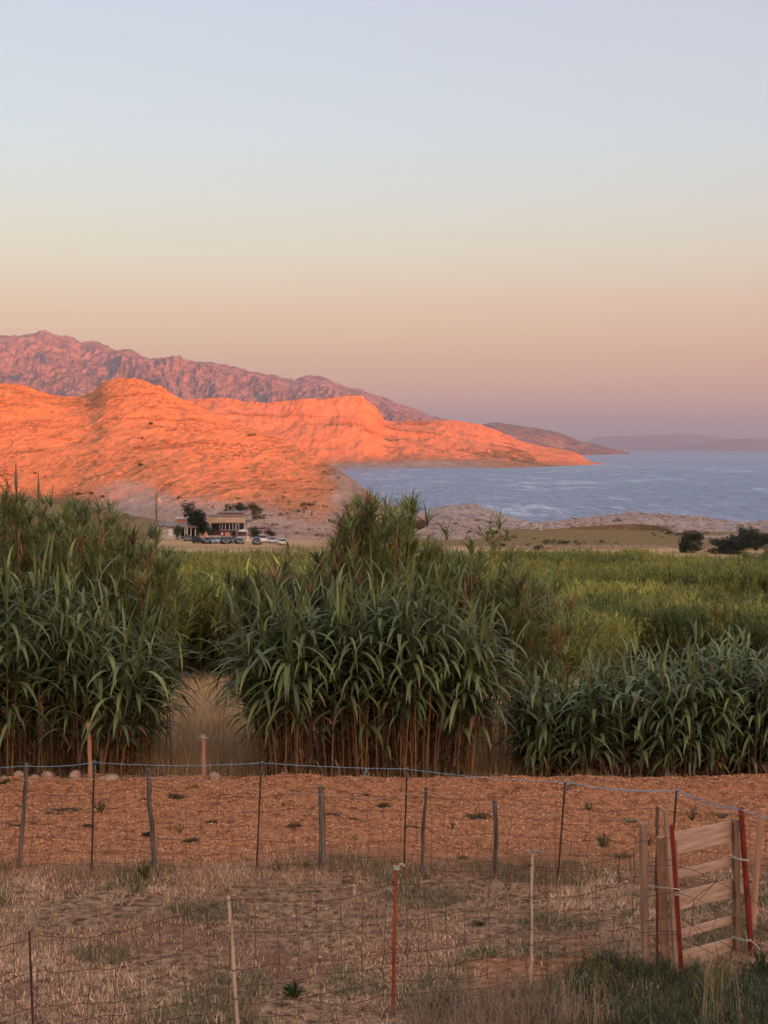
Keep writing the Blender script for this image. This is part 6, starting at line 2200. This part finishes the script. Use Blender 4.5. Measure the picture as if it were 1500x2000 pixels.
PROTO = {k: car_proto(k) for k in ('car', 'suv', 'van')}
used_proto = set()
PAINT = {}
for nm, cc, rr in (('black', (0.018, 0.018, 0.02), 0.3), ('blue_grey', (0.10, 0.13, 0.17), 0.3), ('silver', (0.38, 0.39, 0.41), 0.35), ('white', (0.68, 0.67, 0.65), 0.4), ('maroon_black', (0.05, 0.02, 0.022), 0.3), ('blue', (0.05, 0.09, 0.18), 0.3)):
    PAINT[nm] = simple('paint_' + nm, cc, rough=rr, spec=0.5)
CARS = [(366, 1056, 386, 'suv', 'black', 8, 'black car facing the viewer alone in front of the low building'),
        (391, 1062.5, 374, 'car', 'black', 62, 'dark low car at the left end of the parked row'),
        (409, 1062, 375, 'car', 'blue_grey', 40, 'blue-grey car second in the parked row'),
        (422, 1061, 377, 'car', 'silver', 32, 'silver-blue car third in the parked row'),
        (438, 1062, 375, 'suv', 'black', 18, 'black high car in the middle of the parked row, below the kiosk'),
        (451, 1060.5, 379, 'car', 'maroon_black', 30, 'dark maroon car tucked behind the black high car'),
        (467, 1061.5, 376, 'car', 'white', 15, 'white-roofed car with black bonnet below the parasol'),
        (501, 1062.5, 374, 'suv', 'black', 14, 'black car in front of the white van'),
        (511, 1058, 382, 'van', 'white', 20, 'white van with a dark rear door behind the black car'),
        (532, 1059, 380, 'car', 'silver', 6, 'silver car with a dark windscreen right of the white van'),
        (551, 1063.5, 372, 'car', 'white', 16, 'white car at the right end of the parking, half hidden by reeds'),
        (148, 1062, 374, 'car', 'blue', 60, 'blue car alone at the left, glimpsed through the reed tops')]
for px_, py_, D_, kd, pn, rz_, lab in CARS:
    pr = PROTO[kd]
    if kd in used_proto:
        o = copy_tree(pr)
    else:
        o = pr
        used_proto.add(kd)
    x = (px_ - 750) / F * D_
    o.location = (x, D_, gz(x, D_) + 0.02)
    o.rotation_euler = (0, 0, R(rz_))
    o.scale = (1, 1, 1)
    for ch in o.children:
        nm = ch.name.split('.')[0]
        if nm in ('body', 'roof'):
            if not ch.data.materials:
                ch.data.materials.append(PAINT[pn])
            ch.material_slots[0].link = 'OBJECT'
            ch.material_slots[0].material = PAINT['white' if (nm == 'roof' and 'white-roofed' in lab) else ('black' if 'white-roofed' in lab else pn)]
    tag(o, lab, 'van' if kd == 'van' else 'car', 'cars parked before the restaurant')


# ------------------------------------------------------------------ people (a few pixels each)
def person(label, p_, top, trousers, skin=(0.40, 0.25, 0.18), yaw=0.0, step=0.12):
    import bmesh
    me = bpy.data.meshes.new('person')
    pts_ = [(0, 0, 0.95), (0, 0, 1.2), (0, 0, 1.42), (0, 0, 1.52), (0, -0.02, 1.64), (0, 0, 1.76),
            (0.10, 0, 0.90), (0.11, step, 0.48), (0.12, step, 0.05), (0.12, step - 0.14, 0.02),
            (-0.10, 0, 0.90), (-0.11, -step, 0.48), (-0.12, -step * 0.4, 0.05), (-0.12, -step * 0.4 - 0.14, 0.02),
            (0.19, 0, 1.38), (0.25, 0.03, 1.12), (0.25, -0.06, 0.88), (-0.19, 0, 1.38), (-0.25, 0.03, 1.12), (-0.24, -0.1, 0.90)]
    rad = [0.14, 0.12, 0.14, 0.055, 0.10, 0.07, 0.09, 0.06, 0.04, 0.035, 0.09, 0.06, 0.04, 0.035, 0.06, 0.042, 0.035, 0.06, 0.042, 0.035]
    ed = [(0, 1), (1, 2), (2, 3), (3, 4), (4, 5), (0, 6), (6, 7), (7, 8), (8, 9), (0, 10), (10, 11), (11, 12), (12, 13), (2, 14), (14, 15), (15, 16), (2, 17), (17, 18), (18, 19)]
    me.from_pydata(pts_, ed, [])
    o = bpy.data.objects.new('person', me)
    COL.objects.link(o)
    md = o.modifiers.new('skin', 'SKIN')
    sv = me.skin_vertices[0].data
    for i, r_ in enumerate(rad):
        sv[i].radius = (r_, r_ * 0.85)
    sv[0].use_root = True
    o.modifiers.new('sub', 'SUBSURF').levels = 1
    dg = bpy.context.evaluated_depsgraph_get()
    dg.update()
    m2 = bpy.data.meshes.new_from_object(o.evaluated_get(dg))
    bpy.data.objects.remove(o)
    n_ = len(m2.vertices)
    co = np.zeros(n_ * 3, dtype=np.float32)
    m2.vertices.foreach_get('co', co)
    co = co.reshape(-1, 3)
    cl = np.where(co[:, 2:3] > 1.50, np.array([skin]), np.where(co[:, 2:3] > 0.95, np.array([top]), np.array([trousers])))
    cl = np.where(co[:, 2:3] > 1.70, np.array([[0.04, 0.025, 0.02]]), cl)
    a = m2.color_attributes.new('Col', 'FLOAT_COLOR', 'POINT')
    c4 = np.ones((n_, 4), dtype=np.float32)
    c4[:, :3] = cl
    a.data.foreach_set('color', c4.ravel())
    o = obj('person', m2, M_CLOTH)
    o.location = p_
    o.rotation_euler = (0, 0, yaw)
    return tag(o, label, 'person')


M_CLOTH = leafy('cloth', rough=0.8, trans=0.0)
for lab, px_, D_, top_, tr_ in (('person in a pale shirt standing by the parked cars, left of two', 477.5, 385, (0.45, 0.33, 0.28), (0.30, 0.18, 0.15)),
                                ('person all in white standing by the parked cars, right of two', 484, 385, (0.72, 0.70, 0.66), (0.62, 0.60, 0.56)),
                                ('person in white beside the kiosk', 433.5, 391, (0.75, 0.70, 0.62), (0.25, 0.15, 0.10))):
    x = (px_ - 750) / F * D_
    z_ = gz(x, D_) if D_ < 390 else P(px_, 1051.8, 391).z
    person(lab, (x, D_, z_), top_, tr_)
for lab, px_, py_, top_, tr_ in (('person in dark clothes on the shaded rocks, upper of two', 594, 1004, (0.04, 0.03, 0.05), (0.05, 0.04, 0.06)),
                                 ('person in dark clothes on the shaded rocks, lower of two', 608, 1010, (0.03, 0.03, 0.04), (0.04, 0.03, 0.04)),
                                 ('person in a red top on the rocks above the pine', 417, 996, (0.10, 0.03, 0.03), (0.06, 0.04, 0.04)),
                                 ('person in a pale top on the rocks above the pine', 407, 999, (0.6, 0.5, 0.42), (0.25, 0.15, 0.12))):
    person(lab, hill_hit(px_, py_), top_, tr_)

# ------------------------------------------------------------------ the evening air
hz = bpy.data.materials.new('haze')
hz.use_nodes = True
t = hz.node_tree
t.nodes.clear()
ho = t.nodes.new('ShaderNodeOutputMaterial')
pv_ = t.nodes.new('ShaderNodeVolumePrincipled')
pv_.inputs['Color'].default_value = (0.74, 0.78, 0.97, 1)
pv_.inputs['Density'].default_value = 3.7e-5
pv_.inputs['Density Attribute'].default_value = ''
pv_.inputs['Anisotropy'].default_value = 0.6
t.links.new(pv_.outputs[0], ho.inputs['Volume'])
mb = MB()
mb.box(-62000, 62000, -3200, 62500, -63, 1150)
obj('haze', mb.mesh('haze'), hz, kind='stuff')
